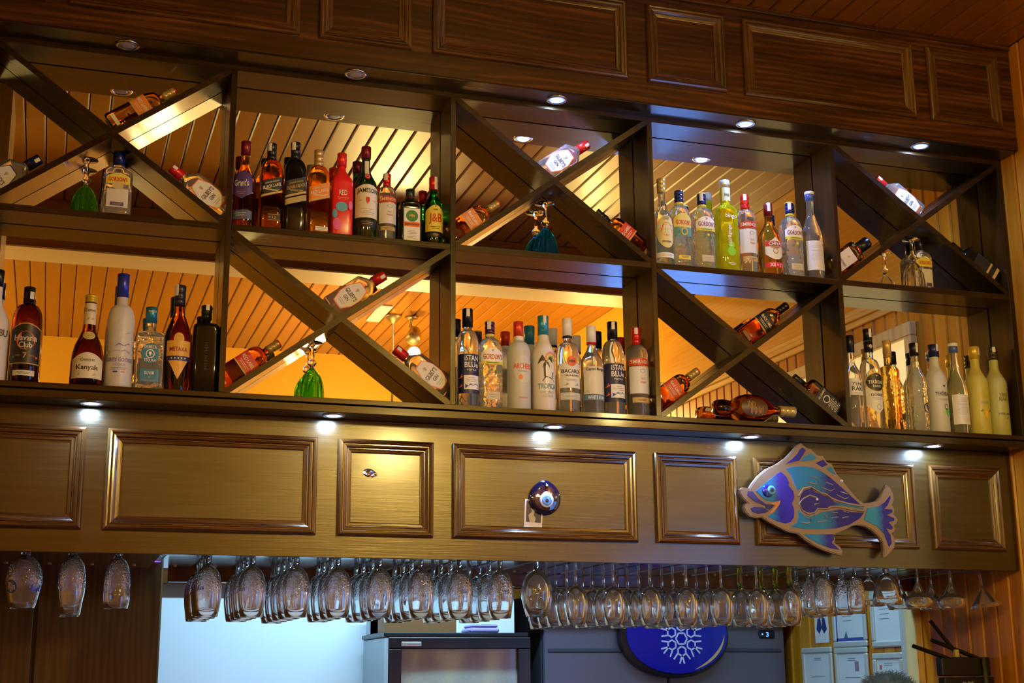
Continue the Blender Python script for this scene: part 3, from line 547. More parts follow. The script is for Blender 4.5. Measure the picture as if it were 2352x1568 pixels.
# --- lower tier, vodka bay
def blue_vodka(lb, x, h, r):
    bottle('vodka_bottle', lb, GV, x, L1, prof(h, r, .205, .262, .0135, 'round'), CLEAR, [(h - .062, h, .0175, K, 1)],
           [('rect', r * .97, .045, .175, 0, (.012, .015, .075), 0, [('iSTAN', .003, .161, r * 1.25, .018, WH), ('BLUe', .003, .139, r * 1.25, .018, WH), ('VOTKA', .003, .122, r * .9, .006, WH), ('#leaf', -r * .8, .1, .014, .02, OR), ('#leaf', -r * .8, .07, .012, .016, OR)]),
            ('rect', r * .7, .058, .104, 0, WH, .004, [('#lines', .004, .09, r * 1.1, .018, GY), ('#wave', .004, .069, r * 1.2, .016, BL), ('#wave', .004, .074, r * 1.2, .008, (.1, .4, .45))]), ('rect', .016, h - .05, h - .03, 0, None, 0, [('iSTAN', 0, h - .034, .02, .008, WH), ('BLUe', 0, h - .045, .02, .008, WH)])], seal=(-.003, h - .028, h - .002, .0177))
blue_vodka('clear vodka bottle with navy label and black cap, first in the lower vodka row', .790, .333, .0365)
green_gin('clear gin bottle with white label and violet cap in the lower vodka row', .866, L1, .297, .039, GV, capc=(.07, .02, .10), word=(.55, .1, .03))
bottle('liqueur_bottle', 'frosted peach liqueur bottle with silver oval label and orange-red cap', GV, .965, L1, prof(.302, .039, .19, .235, .015, 'round'), FROSTC, [(.252, .302, .0165, (.75, .06, .02), 1), (.238, .252, .0162, WH, 0)],
       [('oval', .033, .09, .18, 0, (.60, .58, .50), .004, [('ARCHERS', .003, .145, .062, .018, (.75, .09, .03)), ('#disc', -.006, .108, .014, .016, OR), ('#lines', 0, .128, .04, .004, GY)]), ('rect', .03, .03, .045, 0, None, 0, [('#lines', .002, .04, .035, .006, (.6, .2, .15))])])
bottle('liqueur_bottle', 'white coconut liqueur bottle with palm and rainbow print and blue cap', GV, 1.052, L1, prof(.328, .0385, .19, .262, .0165, 's'), WHITEB, [(.262, .328, .0185, (.04, .30, .48), 1)],
       [('rect', .036, .04, .2, 0, None, 0, [('#palm', -.001, .145, .062, .092, (.06, .035, .02)), ('TROPICA', 0, .083, .06, .018, (.08, .28, .38)), ('COCONUT', 0, .063, .046, .010, (.5, .5, .46)), ('LIQUEUR', 0, .05, .042, .010, (.5, .5, .46))]), ('rect', .02, .13, .2, 0, None, .008, [('#arc', .012, .165, .046, .07, (.8, .25, .28)), ('#arc', .012, .165, .036, .054, (.8, .65, .15)), ('#arc', .012, .165, .028, .042, (.3, .5, .15))]), ('rect', .016, .27, .284, 0, WH, 0, [('TROPICA', 0, .277, .026, .008, (.05, .3, .45))])], seal=(.0, .302, .327, .0187))
bottle('rum_bottle', 'clear rum bottle with white label, red bat disc and white cap', GV, 1.137, L1, prof(.326, .039, .19, .245, .0135, 'round'), CLEAR, [(.265, .326, .0162, WH, 1), (.258, .265, .0165, K, 0)],
       [('rect', .036, .082, .165, 0, (.74, .72, .64), 0, [('BACARDÍ', 0, .140, .064, .016, K), ('CARTA BLANCA', 0, .124, .052, .006, K), ('#lines', 0, .108, .045, .010, GY), ('#leaf', -.018, .094, .02, .012, GY), ('#leaf', .018, .094, .02, .012, GY)]), ('oval', .0165, .155, .190, 0, (.72, .14, .04), 0, [('#bat', 0, .172, .03, .03, (.15, .01, .01))]), ('rect', .035, .042, .066, 0, (.55, .56, .48), 0, [('#lines', 0, .054, .05, .010, GY)])])
bottle('rum_bottle', 'clear rum bottle with cream label, blue band and white cap', GV, 1.223, L1, prof(.306, .038, .175, .24, .013, 's'), CLEAR, [(.248, .306, .0165, WH, 1), (.242, .25, .0168, RD, 0)],
       [('rect', .0355, .066, .16, 0, (.70, .66, .52), 0, [('Captain Morgan', 0, .150, .062, .014, K), ('#disc', .002, .11, .055, .07, (.76, .73, .62)), ('#lines', -.026, .075, .01, .01, GY)]), ('rect', .0355, .046, .064, 0, (.10, .25, .45), 0, [('WHITE RUM', 0, .055, .056, .011, WH)]), ('rect', .0155, .262, .285, 0, None, 0, [('Captain', 0, .282, .022, .007, BL), ('Morgan', 0, .272, .022, .007, BL)])])
blue_vodka('clear vodka bottle with navy label, next to last in the lower vodka row', 1.300, .326, .0375)
vodka_red('clear vodka bottle with orange-red cap and gold band, last in the lower vodka row', 1.387, L1, .311, .0385, GV)
# --- lower tier, raki bay
bottle('raki_bottle', 'clear raki bottle with white label half hidden by the divider beside a black-label bottle', GR, 2.218, L1, prof(.342, .034, .19, .25, .0135, 's'), CLEAR, [(.28, .342, .0165, K, 1)], [('rect', .031, .12, .18, 0, (.72, .70, .64), 0, [('YENİ', .002, .162, .044, .016, K), ('RAKI', .002, .143, .044, .016, K), ('#disc', .014, .177, .007, .006, RD), ('#lines', 0, .126, .03, .006, GY)])])
bottle('raki_bottle', 'tall clear raki bottle with round black label over a pointed white one', GR, 2.295, L1, prof(.372, .0375, .205, .262, .0145, 'round'), CLEAR, [(.285, .325, .0165, K, 1), (.328, .372, .0168, K, 1)],
       [('point', .034, .055, .15, .03, (.70, .68, .58), 0, [('GÖBEK', 0, .125, .046, .012, K), ('#lines', 0, .11, .04, .010, GY), ('#ring', .004, .08, .018, .022, GY)]), ('oval', .036, .135, .205, 0, GO, 0, []), ('oval', .0345, .138, .202, 0, (.02, .02, .018), 0, [('TEKİRDAĞ', 0, .172, .058, .016, CR), ('RAKISI', 0, .155, .03, .008, CR), ('#disc', 0, .193, .008, .006, GO)]), ('diamond', .008, .297, .315, .5, (.4, .4, .36), 0, [])], seal=(.001, .34, .371, .017))
bottle('raki_bottle', 'gold raki bottle with gold neck and cap', GR, 2.372, L1, prof(.335, .0375, .215, .24, .014, 'round'), GOLDG, [(.285, .335, .0155, (.62, .40, .12), 1), (.272, .285, .015, (.5, .3, .08), 2)], [('rect', .033, .08, .2, 0, None, .003, [('EFE', .004, .165, .046, .03, (.75, .52, .12)), ('GOLD', .004, .138, .04, .010, (.75, .52, .12)), ('RAKI', .004, .12, .024, .008, (.75, .52, .12))])])
bottle('raki_bottle', 'clear embossed raki bottle with black cap and round seal', GR, 2.485, L1, prof(.332, .0365, .18, .262, .014, 's'), CLEARB, [(.284, .332, .0165, K, 1)], [('rect', .033, .12, .17, 0, None, 0, [('#lines', 0, .152, .05, .022, (.35, .33, .25)), ('#lines', .002, .128, .02, .008, K)]), ('oval', .017, .07, .105, 0, K, .016, [('#disc', .016, .0875, .026, .028, (.55, .48, .34))])], seal=(.003, .296, .331, .0167))
bottle('raki_bottle', 'frosted raki bottle with navy cap and green grape print', GR, 2.569, L1, prof(.332, .0385, .195, .262, .0165, 's'), FROSTC, [(.285, .332, .0195, NV, 1)], [('rect', .034, .04, .19, 0, None, 0, [('TEKİRDAĞ', .004, .145, .062, .018, K), ('#lines', .004, .122, .045, .008, GY), ('#ring', .01, .095, .018, .02, K), ('#crest', .014, .075, .024, .034, (.10, .55, .05)), ('#disc', .006, .172, .008, .008, K)]), ('rect', .017, .30, .315, 0, None, 0, [('TEKİRDAĞ', .002, .308, .028, .008, WH)])], seal=(.004, .306, .332, .0197))
plain_raki('slim clear bottle with blue stopper and white printed label among frosted bottles', 2.655, L1, .343, GR)
bottle('raki_bottle', 'frosted yellow raki bottle with yellow cap and grape print', GR, 2.744, L1, prof(.336, .0405, .195, .262, .0165, 's'), FROSTY, [(.288, .336, .0195, (.70, .50, .06), 1)], [('rect', .036, .05, .19, 0, None, 0, [('TEKİRDAĞ', 0, .145, .06, .018, (.8, .62, .03)), ('#lines', 0, .12, .04, .008, GY), ('#ring', .002, .1, .018, .018, (.8, .62, .03)), ('#crest', .002, .075, .022, .036, (.8, .5, .02)), ('#leaf', -.015, .09, .016, .014, (.12, .08, .02)), ('#leaf', .018, .09, .018, .016, (.12, .08, .02)), ('#disc', .0, .172, .008, .008, (.8, .62, .03))])], seal=(.009, .303, .33, .0197))
bottle('raki_bottle', 'frosted green raki bottle with brown cap, last in the row by the wall', GR, 2.827, L1, prof(.339, .0405, .195, .262, .0165, 's'), FROSTG, [(.29, .339, .0185, (.06, .045, .02), 2)], [('rect', .036, .05, .19, 0, None, 0, [('YENİ', 0, .155, .036, .016, (.18, .14, .05)), ('RAKI', 0, .137, .036, .014, (.18, .14, .05)), ('yeni seri', 0, .082, .05, .012, (.14, .12, .04)), ('#disc', .01, .066, .006, .006, (.2, .16, .05)), ('#leaf', .02, .175, .012, .01, (.1, .08, .03))])], seal=(-.006, .318, .338, .0187))

# --- bottles lying on the braces
def arm(k, upper):
    x0 = DX[k] + HT; x1 = (DX[k + 1] - HT) if k < 5 else 2.879
    z0, z1 = (ZM, ZT) if upper else (ZBt, ZMb)
    return x0, x1, z0, z1, math.atan2(z1 - z0, x1 - x0)
def lay(k, upper, where, half, along):
    """pose of a bottle lying on a brace: where = 'left' (on the rising arm, base at the wall), 'top' (rising arm above the crossing), 'right' (falling arm, base at the wall), 'topleft'"""
    x0, x1, z0, z1, a = arm(k, upper); cx, cz = (x0 + x1) / 2, (z0 + z1) / 2; d = 0.0097 + half
    if where == 'left': ux, uz, sx, sz, tilt = math.cos(a), math.sin(a), x0, z0, PI / 2 - a
    elif where == 'top': ux, uz, sx, sz, tilt = math.cos(a), math.sin(a), cx, cz, PI / 2 - a
    elif where == 'right': ux, uz, sx, sz, tilt = -math.cos(a), math.sin(a), x1, z0, -(PI / 2 - a)
    else: ux, uz, sx, sz, tilt = -math.cos(a), math.sin(a), cx, cz, -(PI / 2 - a)
    nx, nz = (-uz, ux) if ux > 0 else (uz, -ux)
    return sx + ux * along + nx * d, sz + uz * along + nz * d, tilt
def gin_flat(lb, k, upper, where, along, capc=RD, edge=(.80, .12, .03), word='GIN', s=.82):
    h = .262 * s; r = .050 * s; x, z, t = lay(k, upper, where, r, along)
    # the label reads along the bottle, so its lettering lies across the axis
    bottle('gin_bottle' if word == 'GIN' else 'vodka_bottle', lb, GX, x, z, prof(h, r, .165 * s, .2 * s, .0175 * s, 'lin', .62, 5), CLEAR, [(.206 * s, h, .021 * s, capc, 1)],
           [('hex', .040 * s, .022 * s, .155 * s, .45, edge, 0, []), ('hex', .037 * s, .026 * s, .151 * s, .45, WH if word == 'GIN' else (.78, .78, .76), 0, []), ('hex', .035 * s, .0285 * s, .1485 * s, .45, (.70, .68, .64), 0, [('GILBEY\'S', 0, .093 * s, .060 * s, .018 * s, K), (word, 0, .069 * s, (.026 if word == 'GIN' else .048) * s, .015 * s, K), ('#lines', 0, .046 * s, .04 * s, .016 * s, GY), ('#crest', 0, .122 * s, .016 * s, .018 * s, (.4, .36, .2))])], .06, t, (.004, h - .02, h - .004, .0213 * s))
def whisky_flat(lb, k, upper, where, along, mat, lab, word, capc, s=.86, y=.062):
    h = .262 * s * 1.05; r = .040 * s; x, z, t = lay(k, upper, where, r, along)
    bottle('whisky_bottle', lb, GX, x, z, prof(h, r, .165 * s, .21 * s, .0135 * s, 'round', .7, 6), mat, [(.222 * s, h, .0165 * s, capc, 2), (h - .004, h + .0005, .0166 * s, RD if capc != K else K, 0)],
           [('rect', r * .97, .105 * s, .16 * s, 0, lab, 0, [(word, 0, .137 * s, r * 1.6, .013 * s, CR), ('#lines', 0, .118 * s, r * 1.3, .012 * s, CR)]), ('rect', r * .97, .1 * s, .105 * s, 0, GO, 0, []), ('rect', r * .6, .014 * s, .028 * s, 0, CR if capc != K else (.2, .1, .03), 0, [])], y, t)
gin_flat('clear vodka bottle with white hexagonal label and navy cap lying at the picture edge', 1, True, 'left', .004, NV, NV, 'VODKA')
whisky_flat('amber whisky bottle lying above the crossing of the leftmost upper brace', 1, True, 'top', .022, AMBER, (.72, .22, .02), 'RED LABEL', (.48, .34, .12))
gin_flat('clear gin bottle with red cap lying toward the whisky row in the leftmost brace', 1, True, 'right', .03)
bottle('gin_bottle', 'small clear gin bottle with yellow label standing beside the upper green goblet', 'small bottles standing under the upper braces', -.335, U1, prof(.217, .044, .135, .165, .0155, 'round', .6, 4), CLEAR, [(.172, .217, .0185, NV, 1)],
       [('arch', .036, .105, .14, .012, YE, 0, [('GORDON\'S', 0, .12, .056, .014, RD)]), ('oval', .018, .088, .112, 0, (.62, .5, .2), 0, []), ('rect', .032, .03, .088, 0, (.66, .64, .5), 0, []), ('rect', .02, .034, .046, 0, (.12, .09, .2), 0, [('#lines', 0, .04, .03, .006, GY)])])
gin_flat('blue-lit gin bottle with red cap lying above the blue goblet brace', 3, True, 'top', .004)
whisky_flat('amber whisky bottle lying on the brace beside the dark green bottle', 3, True, 'left', .004, AMBER, (.72, .22, .02), 'Red Label', (.48, .34, .12))
whisky_flat('red-labelled whisky bottle mostly hidden on the falling arm of the blue goblet brace', 3, True, 'right', .012, RUBY, (.6, .04, .02), 'RED LABEL', K)
gin_flat('blue-lit gin bottle leaning down the brace nearest the pine wall', 5, True, 'topleft', .004)
def square_amaretto():
    s = .8; r = .050 * s; x, z, t = lay(5, True, 'left', r, .004)
    bottle('liqueur_bottle', 'square amber liqueur bottle with cream label and black cap under the brace by the wall', GX, x, z, prof(.262 * s, r, .17 * s, .195 * s, .02 * s, 'sq', .75, 7), RUBY, [(.205 * s, .275 * s, .028 * s, K, 0)],
           [('rect', .036 * s, .03 * s, .15 * s, 0, (.68, .60, .50), 0, [('DISARONNO', 0, .075 * s, .056 * s, .013 * s, K), ('#leaf', 0, .12 * s, .02 * s, .024 * s, GO), ('#lines', 0, .05 * s, .04 * s, .01, GY)])], .06, t)
square_amaretto()
bottle('gin_bottle', 'small clear gin bottle with yellow label standing behind the clear goblet', 'small bottles standing under the upper braces', 2.575, U1, prof(.213, .041, .135, .165, .0155, 'round', .6, 4), CLEAR, [(.172, .213, .0185, K, 1)],
       [('arch', .034, .105, .14, .012, YE, 0, [('GORDON\'S', 0, .12, .052, .014, RD)]), ('rect', .03, .03, .095, 0, (.66, .64, .5), 0, []), ('rect', .012, .03, .042, 0, PU, .012, [])], .1015)
def dark_flat(lb, k, upper, along, word, grp=GX):
    s = .85; r = .042 * s; x, z, t = lay(k, upper, 'right', r, along)
    bottle('whiskey_bottle', lb, grp, x, z, prof(.26 * s, r, .165 * s, .2 * s, .0135 * s, 'sq', .8, 7), DARKAMB if k == 4 else BLACKG, [(.205 * s, .26 * s, .0165 * s, K, 1)],
           [('rect', r * .95, .03 * s, .145 * s, 0, K, 0, [(word, 0, .128 * s, r * 1.5, .011 * s, CR), ('#ring', 0, .1 * s, .03, .026, CR), ('#lines', 0, .06 * s, .045, .04, CR)] if k == 4 else []), ('rect', r * .97, .06 * s, .07 * s, 0, GO, 0, []), ('rect', r * .97, .02 * s, .035 * s, 0, GO, 0, [])][:1 if k == 4 else 3], .06, t)
dark_flat('black bottle with gold bands lying on the brace by the pine wall', 5, True, .05, '')
gin_flat('clear gin bottle with red cap lying above the crossing of the lower green goblet brace', 2, False, 'top', .004)
whisky_flat('red-labelled amber whisky bottle lying beside the lower green goblet', 2, False, 'left', .004, RUBY, (.6, .03, .015), 'RED LABEL', (.42, .30, .10))
gin_flat('clear gin bottle with red cap lying toward the vodka row in the lower brace', 2, False, 'right', .028)
whisky_flat('amber whisky bottle with black label and cap lying above the crossing of the lower brace', 4, False, 'top', .012, RUBY, K, 'BLACK LABEL', K)
whisky_flat('orange-red labelled whisky bottle lying on the brace above the reclining round bottle', 4, False, 'left', .004, RUBY, (.62, .08, .02), 'Red Label', (.48, .34, .12))
dark_flat('black-labelled whiskey bottle lying toward the raki row', 4, False, .02, "JACK DANIEL'S")
# round-bellied bottle lying on the lower shelf
t = bottle('cognac_bottle', 'round-bellied amber bottle lying on its side on the lower shelf with gold cap', GX, 1.672, ZBt + .0535, [(0, .022, 1, 2), (.008, .026, 1, 2), (.03, .030, 1, 2), (.05, .028, 1, 2), (.058, .026, 1, 2), (.07, .032, 1, 2), (.09, .044, .95, 2), (.12, .0525, .9, 2), (.15, .0525, .9, 2), (.18, .046, .92, 2), (.205, .032, .96, 2), (.222, .019, 1, 2), (.235, .0145, 1, 2), (.30, .014, 1, 2), (.305, .01, 1, 2)], DARKAMB,
       [(.25, .31, .019, (.5, .38, .14), 2)], [('oval', .034, .085, .185, 0, (.08, .035, .01), 0, [('|#', 0, .1, .001, .001, GO)][:0] + [('#lines', .012, .14, .03, .05, GO), ('#lines', -.01, .12, .026, .03, GO)])], .066, PI / 2)
# --- upturned goblets
def goblet(lb, x, z, col, s=1.0, y=.082):
    t = thing('goblet', lb, 'goblet', (x, y, z), 'cut glass goblets stood upside down')
    cg = glass('goblet_clear', (0.97, 0.98, 0.98), 0, 1.3, 0, 90, 0.93)
    n = 84; v = []; f = []; po = [(0, .0375), (.002, .038), (.03, .0372), (.055, .0345), (.075, .029), (.09, .0205), (.101, .0115), (.108, .0065)]
    pr = [(z_, r_, 1) for z_, r_ in po] + [(z_ - (.006 if k_ == 0 else 0), max(.0005, r_ - .0022), 0) for k_, (z_, r_) in enumerate(reversed(po))]
    for zz, r, rib in pr:
        for i in range(n): a = 2 * PI * i / n; rr = r * (1 + (.10 if rib else .03) * abs(math.cos(7 * a)) * min(1, r / .02)); v.append((rr * math.cos(a) * s, rr * math.sin(a) * s, zz * s))
    m_ = len(pr)
    for k in range(m_):
        for i in range(n): j = (i + 1) % n; k2 = (k + 1) % m_; f.append((k * n + i, k * n + j, k2 * n + j, k2 * n + i))
    link_mesh('bowl', v, f, col, t, False)
    G().lathe([(.106 * s, .007 * s), (.112 * s, .006 * s), (.117 * s, .011 * s), (.124 * s, .0145 * s), (.131 * s, .011 * s), (.137 * s, .0055 * s), (.15 * s, .0075 * s), (.165 * s, .0052 * s), (.178 * s, .006 * s)], 20).out('stem', cg, t, True)
    G().lathe([(.178 * s, .0065 * s), (.184 * s, .010 * s), (.1885 * s, .031 * s), (.1895 * s, .033 * s), (.1903 * s, .032 * s), (.1875 * s, .008 * s)], 28).out('foot', cg, t, True)
GRG = glass('goblet_green', (0.30, 0.80, 0.04), 0, 1.3, 0, 90, 0.96); BLG = glass('goblet_blue', (0.02, 0.42, 0.75), 0, 1.3, 0, 90, 0.96); CLG = glass('goblet_clear', (0.97, 0.98, 0.98))
goblet('green cut glass goblet upturned beside the small yellow-label gin bottle', -.428, U1, GRG)
goblet('blue cut glass goblet upturned under the upper brace', 1.073, U1, BLG, 1.05)
goblet('green cut glass goblet upturned under the lower brace', .286, L1, GRG)
goblet('clear cut glass goblet upturned under the brace by the pine wall', 2.497, U1, CLG, 1.0, .0395)
# ------------------------------------------------------------------ glass rack and hanging glasses
ZR = 1.9335
rk = thing('glass_rack', 'lacquered wooden rack of slats holding stemmed glasses under the fascia', 'rack', (0, 0.13, ZR))
RACKW = wood('lacquered_rack_wood', (0.05, 0.03, 0.02), (0.09, 0.06, 0.045), (0.12, 0.08, 0.06), 'Y', 0.22, 0.8, 0.08)
PITCH_ = 0.1325; XS0 = -0.524
slat = None
for i in range(-4, 26):
    xa, xb = XS0 + PITCH_ * i + 0.0095, XS0 + PITCH_ * (i + 1) - 0.0095
    w = xb - xa
    if slat is None:
        bm = bmesh.new(); r = 0.022; pts = [(0, 0), (w, 0)]
        for k in range(7): a = PI / 2 * k / 6; pts.append((w - r + r * math.cos(a), 0.60 - r + r * math.sin(a)))
        for k in range(7): a = PI / 2 + PI / 2 * k / 6; pts.append((r + r * math.cos(a), 0.60 - r + r * math.sin(a)))
        fa = bm.faces.new([bm.verts.new((px, py, 0)) for px, py in pts])
        e = bmesh.ops.extrude_face_region(bm, geom=[fa])
        for p in e['geom']:
            if isinstance(p, bmesh.types.BMVert): p.co.z = 0.012
        bmesh.ops.recalc_face_normals(bm, faces=list(bm.faces))
        slat = G().bm(bm).out('slat', RACKW, rk); slat.location = (xa, 0.004, 0)
        sc_ = None
    else: share(slat, rk, (xa, 0.004, 0))
    q = G().lathe([(-0.0001, .006), (-0.003, .0058), (-.004, .003)], 10).out('screw', BRASS, rk) if i == -4 else share(q, rk)
    q.location = (xa + w / 2, 0.50, 0)
G().box(-0.07, 2.895, 0.615, 0.655, -0.045, 0.06, 0.003).out('rear_rail', wood('red_rail_wood', (0.09, 0.025, 0.006), (0.14, 0.04, 0.010), (0.2, 0.06, 0.015), 'X', 0.35, 0.5, 0.1), rk)
HG = glass('thin_stemware_glass', (0.95, 0.985, 1.0), 0.0, 1.4, 0, 90, 0.975); HGE = glass('embossed_beer_glass', (0.95, 0.985, 1.0), 0.0, 1.4, 0.4, 170, 0.975, (-.125, -.095))  # small diffuse share adds haze for dust and the sheen of room reflections
YST = glass('yellow_stem_glass', (0.75, 0.78, 0.03), 0, 1.42)
def shell(outer, t=0.0011):
    """closed thin-walled profile from an outline that runs from the stem down to the rim"""
    inner = [(z - (0.004 if k == 0 else 0.0), max(0.0006, r - t)) for k, (z, r) in enumerate(outer)]
    inner[0] = (outer[0][0] - 0.006, 0.0006)
    return outer + list(reversed(inner))
def mk_glass(kind):
    z = -0.0
    if kind == 'beer': st = [(.0135, .036), (.0165, .0355), (.020, .010), (.0, .0085), (-.034, .0085)]; bw = [(-.033, .0085), (-.038, .017), (-.046, .027), (-.06, .0355), (-.085, .0415), (-.11, .043), (-.135, .0415), (-.16, .038), (-.187, .034)]
    elif kind == 'efes': st = [(.0135, .04), (.0165, .0395), (.02, .011), (-.008, .014), (-.013, .013)]; bw = [(-.012, .0135), (-.02, .026), (-.035, .040), (-.055, .049), (-.075, .0525), (-.095, .052), (-.12, .047), (-.145, .0405), (-.165, .037)]
    elif kind == 'weizen': st = [(.0135, .036), (.0165, .0355), (.02, .011), (-.004, .013), (-.012, .011)]; bw = [(-.011, .0115), (-.02, .020), (-.035, .032), (-.06, .0385), (-.09, .040), (-.12, .038), (-.15, .033), (-.185, .029)]
    elif kind == 'pilsner': st = [(.0135, .034), (.0165, .0335), (.02, .010), (-.004, .0105), (-.016, .0095)]; bw = [(-.015, .010), (-.024, .022), (-.04, .031), (-.07, .0375), (-.1, .0385), (-.118, .038), (-.122, .0395), (-.145, .0375), (-.165, .034)]
    elif kind == 'yellow': st = [(.0135, .034), (.0165, .0335), (.0195, .012), (.0, .010), (-.05, .009), (-.079, .012)]; bw = [(-.078, .0115), (-.083, .018), (-.093, .0265), (-.108, .035), (-.13, .0395), (-.155, .0385), (-.18, .034), (-.206, .0285)]
    elif kind == 'wine': st = [(.0135, .034), (.0165, .0335), (.0195, .007), (.0, .0042), (-.06, .0042), (-.079, .007)]; bw = [(-.078, .0065), (-.083, .016), (-.093, .0265), (-.108, .035), (-.13, .0395), (-.155, .0385), (-.18, .034), (-.206, .0285)]
    elif kind == 'balloon': st = [(.0135, .036), (.0165, .0355), (.0195, .010), (.0, .008), (-.03, .009)]; bw = [(-.029, .009), (-.034, .018), (-.045, .032), (-.065, .045), (-.09, .0515), (-.12, .051), (-.15, .044), (-.18, .036)]
    elif kind == 'flute': st = [(.0135, .032), (.0165, .0315), (.0195, .008), (.0, .006), (-.035, .008)]; bw = [(-.034, .008), (-.040, .017), (-.052, .025), (-.075, .030), (-.105, .032), (-.135, .031), (-.163, .0295)]
    elif kind == 'ribbed': st = [(.0135, .036), (.0165, .0355), (.0195, .011), (.0, .010), (-.008, .013), (-.016, .009), (-.022, .012)]; bw = [(-.021, .012), (-.028, .022), (-.045, .034), (-.07, .043), (-.1, .049), (-.13, .0525)]
    elif kind == 'saucer': st = [(.0135, .034), (.0165, .0335), (.0195, .007), (.0, .0042), (-.045, .0048), (-.055, .008)]; bw = [(-.054, .0075), (-.065, .014), (-.08, .020), (-.092, .026), (-.1, .043), (-.11, .051), (-.125, .049), (-.14, .043)]
    else: st = [(.0135, .034), (.0165, .0335), (.0195, .007), (.0, .004), (-.05, .004), (-.066, .006)]; bw = [(-.065, .0055), (-.075, .008), (-.082, .016), (-.1, .030), (-.12, .0455), (-.135, .057)]
    foot = G().lathe(list(reversed(st[:3])), 28); g2 = G().lathe(list(reversed([(st[2][0] - .001, st[2][1])] + st[3:])), 14)
    return foot, g2, G().lathe(shell(bw), 32, close=False)
protos = {}
for k in ('beer', 'efes', 'weizen', 'pilsner', 'wine', 'yellow', 'balloon', 'flute', 'ribbed', 'saucer', 'martini'):
    a, b, c = mk_glass(k); t = thing('hanging_glass', 'x', 'glass')
    fo = a.out('foot', HG, t, True); se = b.out('stem', YST if k == 'yellow' else HG, t, True); bo = c.out('bowl', HGE if k in ('beer', 'weizen', 'pilsner', 'efes', 'flute') else HG, t, True)
    if k == 'ribbed':
        for p in bo.data.vertices:
            a_ = math.atan2(p.co.y, p.co.x); s_ = 1 + .03 * math.cos(16 * a_); p.co.x *= s_; p.co.y *= s_
    def pr_at(z, prf):
        return prf
    protos[k] = (t, (fo, se, bo))
NAMES = dict(beer='stemmed beer glass', efes='wide printed beer goblet', weizen='tall tulip beer glass', pilsner='waisted pilsner glass', wine='clear wine glass', yellow='yellow-stemmed wine glass', balloon='large balloon glass', flute='small flute glass', ribbed='ribbed dessert goblet', saucer='champagne saucer', martini='tilted martini glass')
OBJN = dict(beer='beer_glass', efes='beer_glass', weizen='beer_glass', pilsner='beer_glass', wine='wine_glass', yellow='wine_glass', balloon='balloon_glass', flute='flute_glass', ribbed='dessert_glass', saucer='champagne_saucer', martini='martini_glass')
used = set()
def hang(kind, x, y, label, grp, rot=0.0):
    t0, parts = protos[kind]
    if kind in used:
        t = t0.copy(); COL.objects.link(t)
        for p in parts: c = p.copy(); COL.objects.link(c); c.parent = t
    else: t = t0; used.add(kind)
    t.name = OBJN[kind]; t.location = (x, y, ZR); t.rotation_euler = (0, 0, rot); t['label'] = label; t['group'] = grp
    return t
def print_on(t, prf, items):
    """prints in the glass's own frame: (string, angle deg, z, width, height, colour); hanging glasses carry them upside down"""
    for s, a, zz, w, hh, col in items:
        V = []; F = []; off = .0012
        def pt(u, z_):
            r = at([(q[0], q[1], 1, 2) for q in sorted(prf)], z_)[0] + off; th = math.radians(a) + u / r
            return (r * math.sin(th), -r * math.cos(th), z_)
        if s.startswith('#'):
            for poly in MARK[s]: n = len(V); V += [pt(-p * w / 2, zz - q * hh / 2) for p, q in poly]; F.append(tuple(range(n, n + len(poly))))
        else:
            off = .0018; tv, tf = text_mesh(s); V = [pt(-p * w, zz - q * hh) for p, q in tv]; F = tf
        link_mesh('print', V, F, paint(col), t)
rows = {0: ('efes', 1), 1: ('weizen', 2), 2: ('pilsner', 1)}
for i in range(4, 12): rows[i] = ('beer', 4 if i != 6 else 5)
rows[12] = ('balloon', 1); rows[13] = ('wine', 5); rows[14] = ('wine', 4); rows[15] = ('wine', 4); rows[16] = ('wine', 4); rows[17] = ('wine', 4); rows[18] = ('wine', 1); rows[19] = ('yellow', 3); rows[20] = ('flute', 3); rows[21] = ('flute', 4); rows[22] = ('ribbed', 2); rows[23] = ('saucer', 2); rows[24] = ('saucer', 2); rows[25] = ('martini', 1)
ordn = ['first', 'second', 'third', 'fourth', 'fifth', 'sixth', 'seventh', 'eighth']
BE = [(-.033, .0085), (-.06, .0355), (-.085, .0415), (-.11, .043), (-.135, .0415), (-.187, .034)]
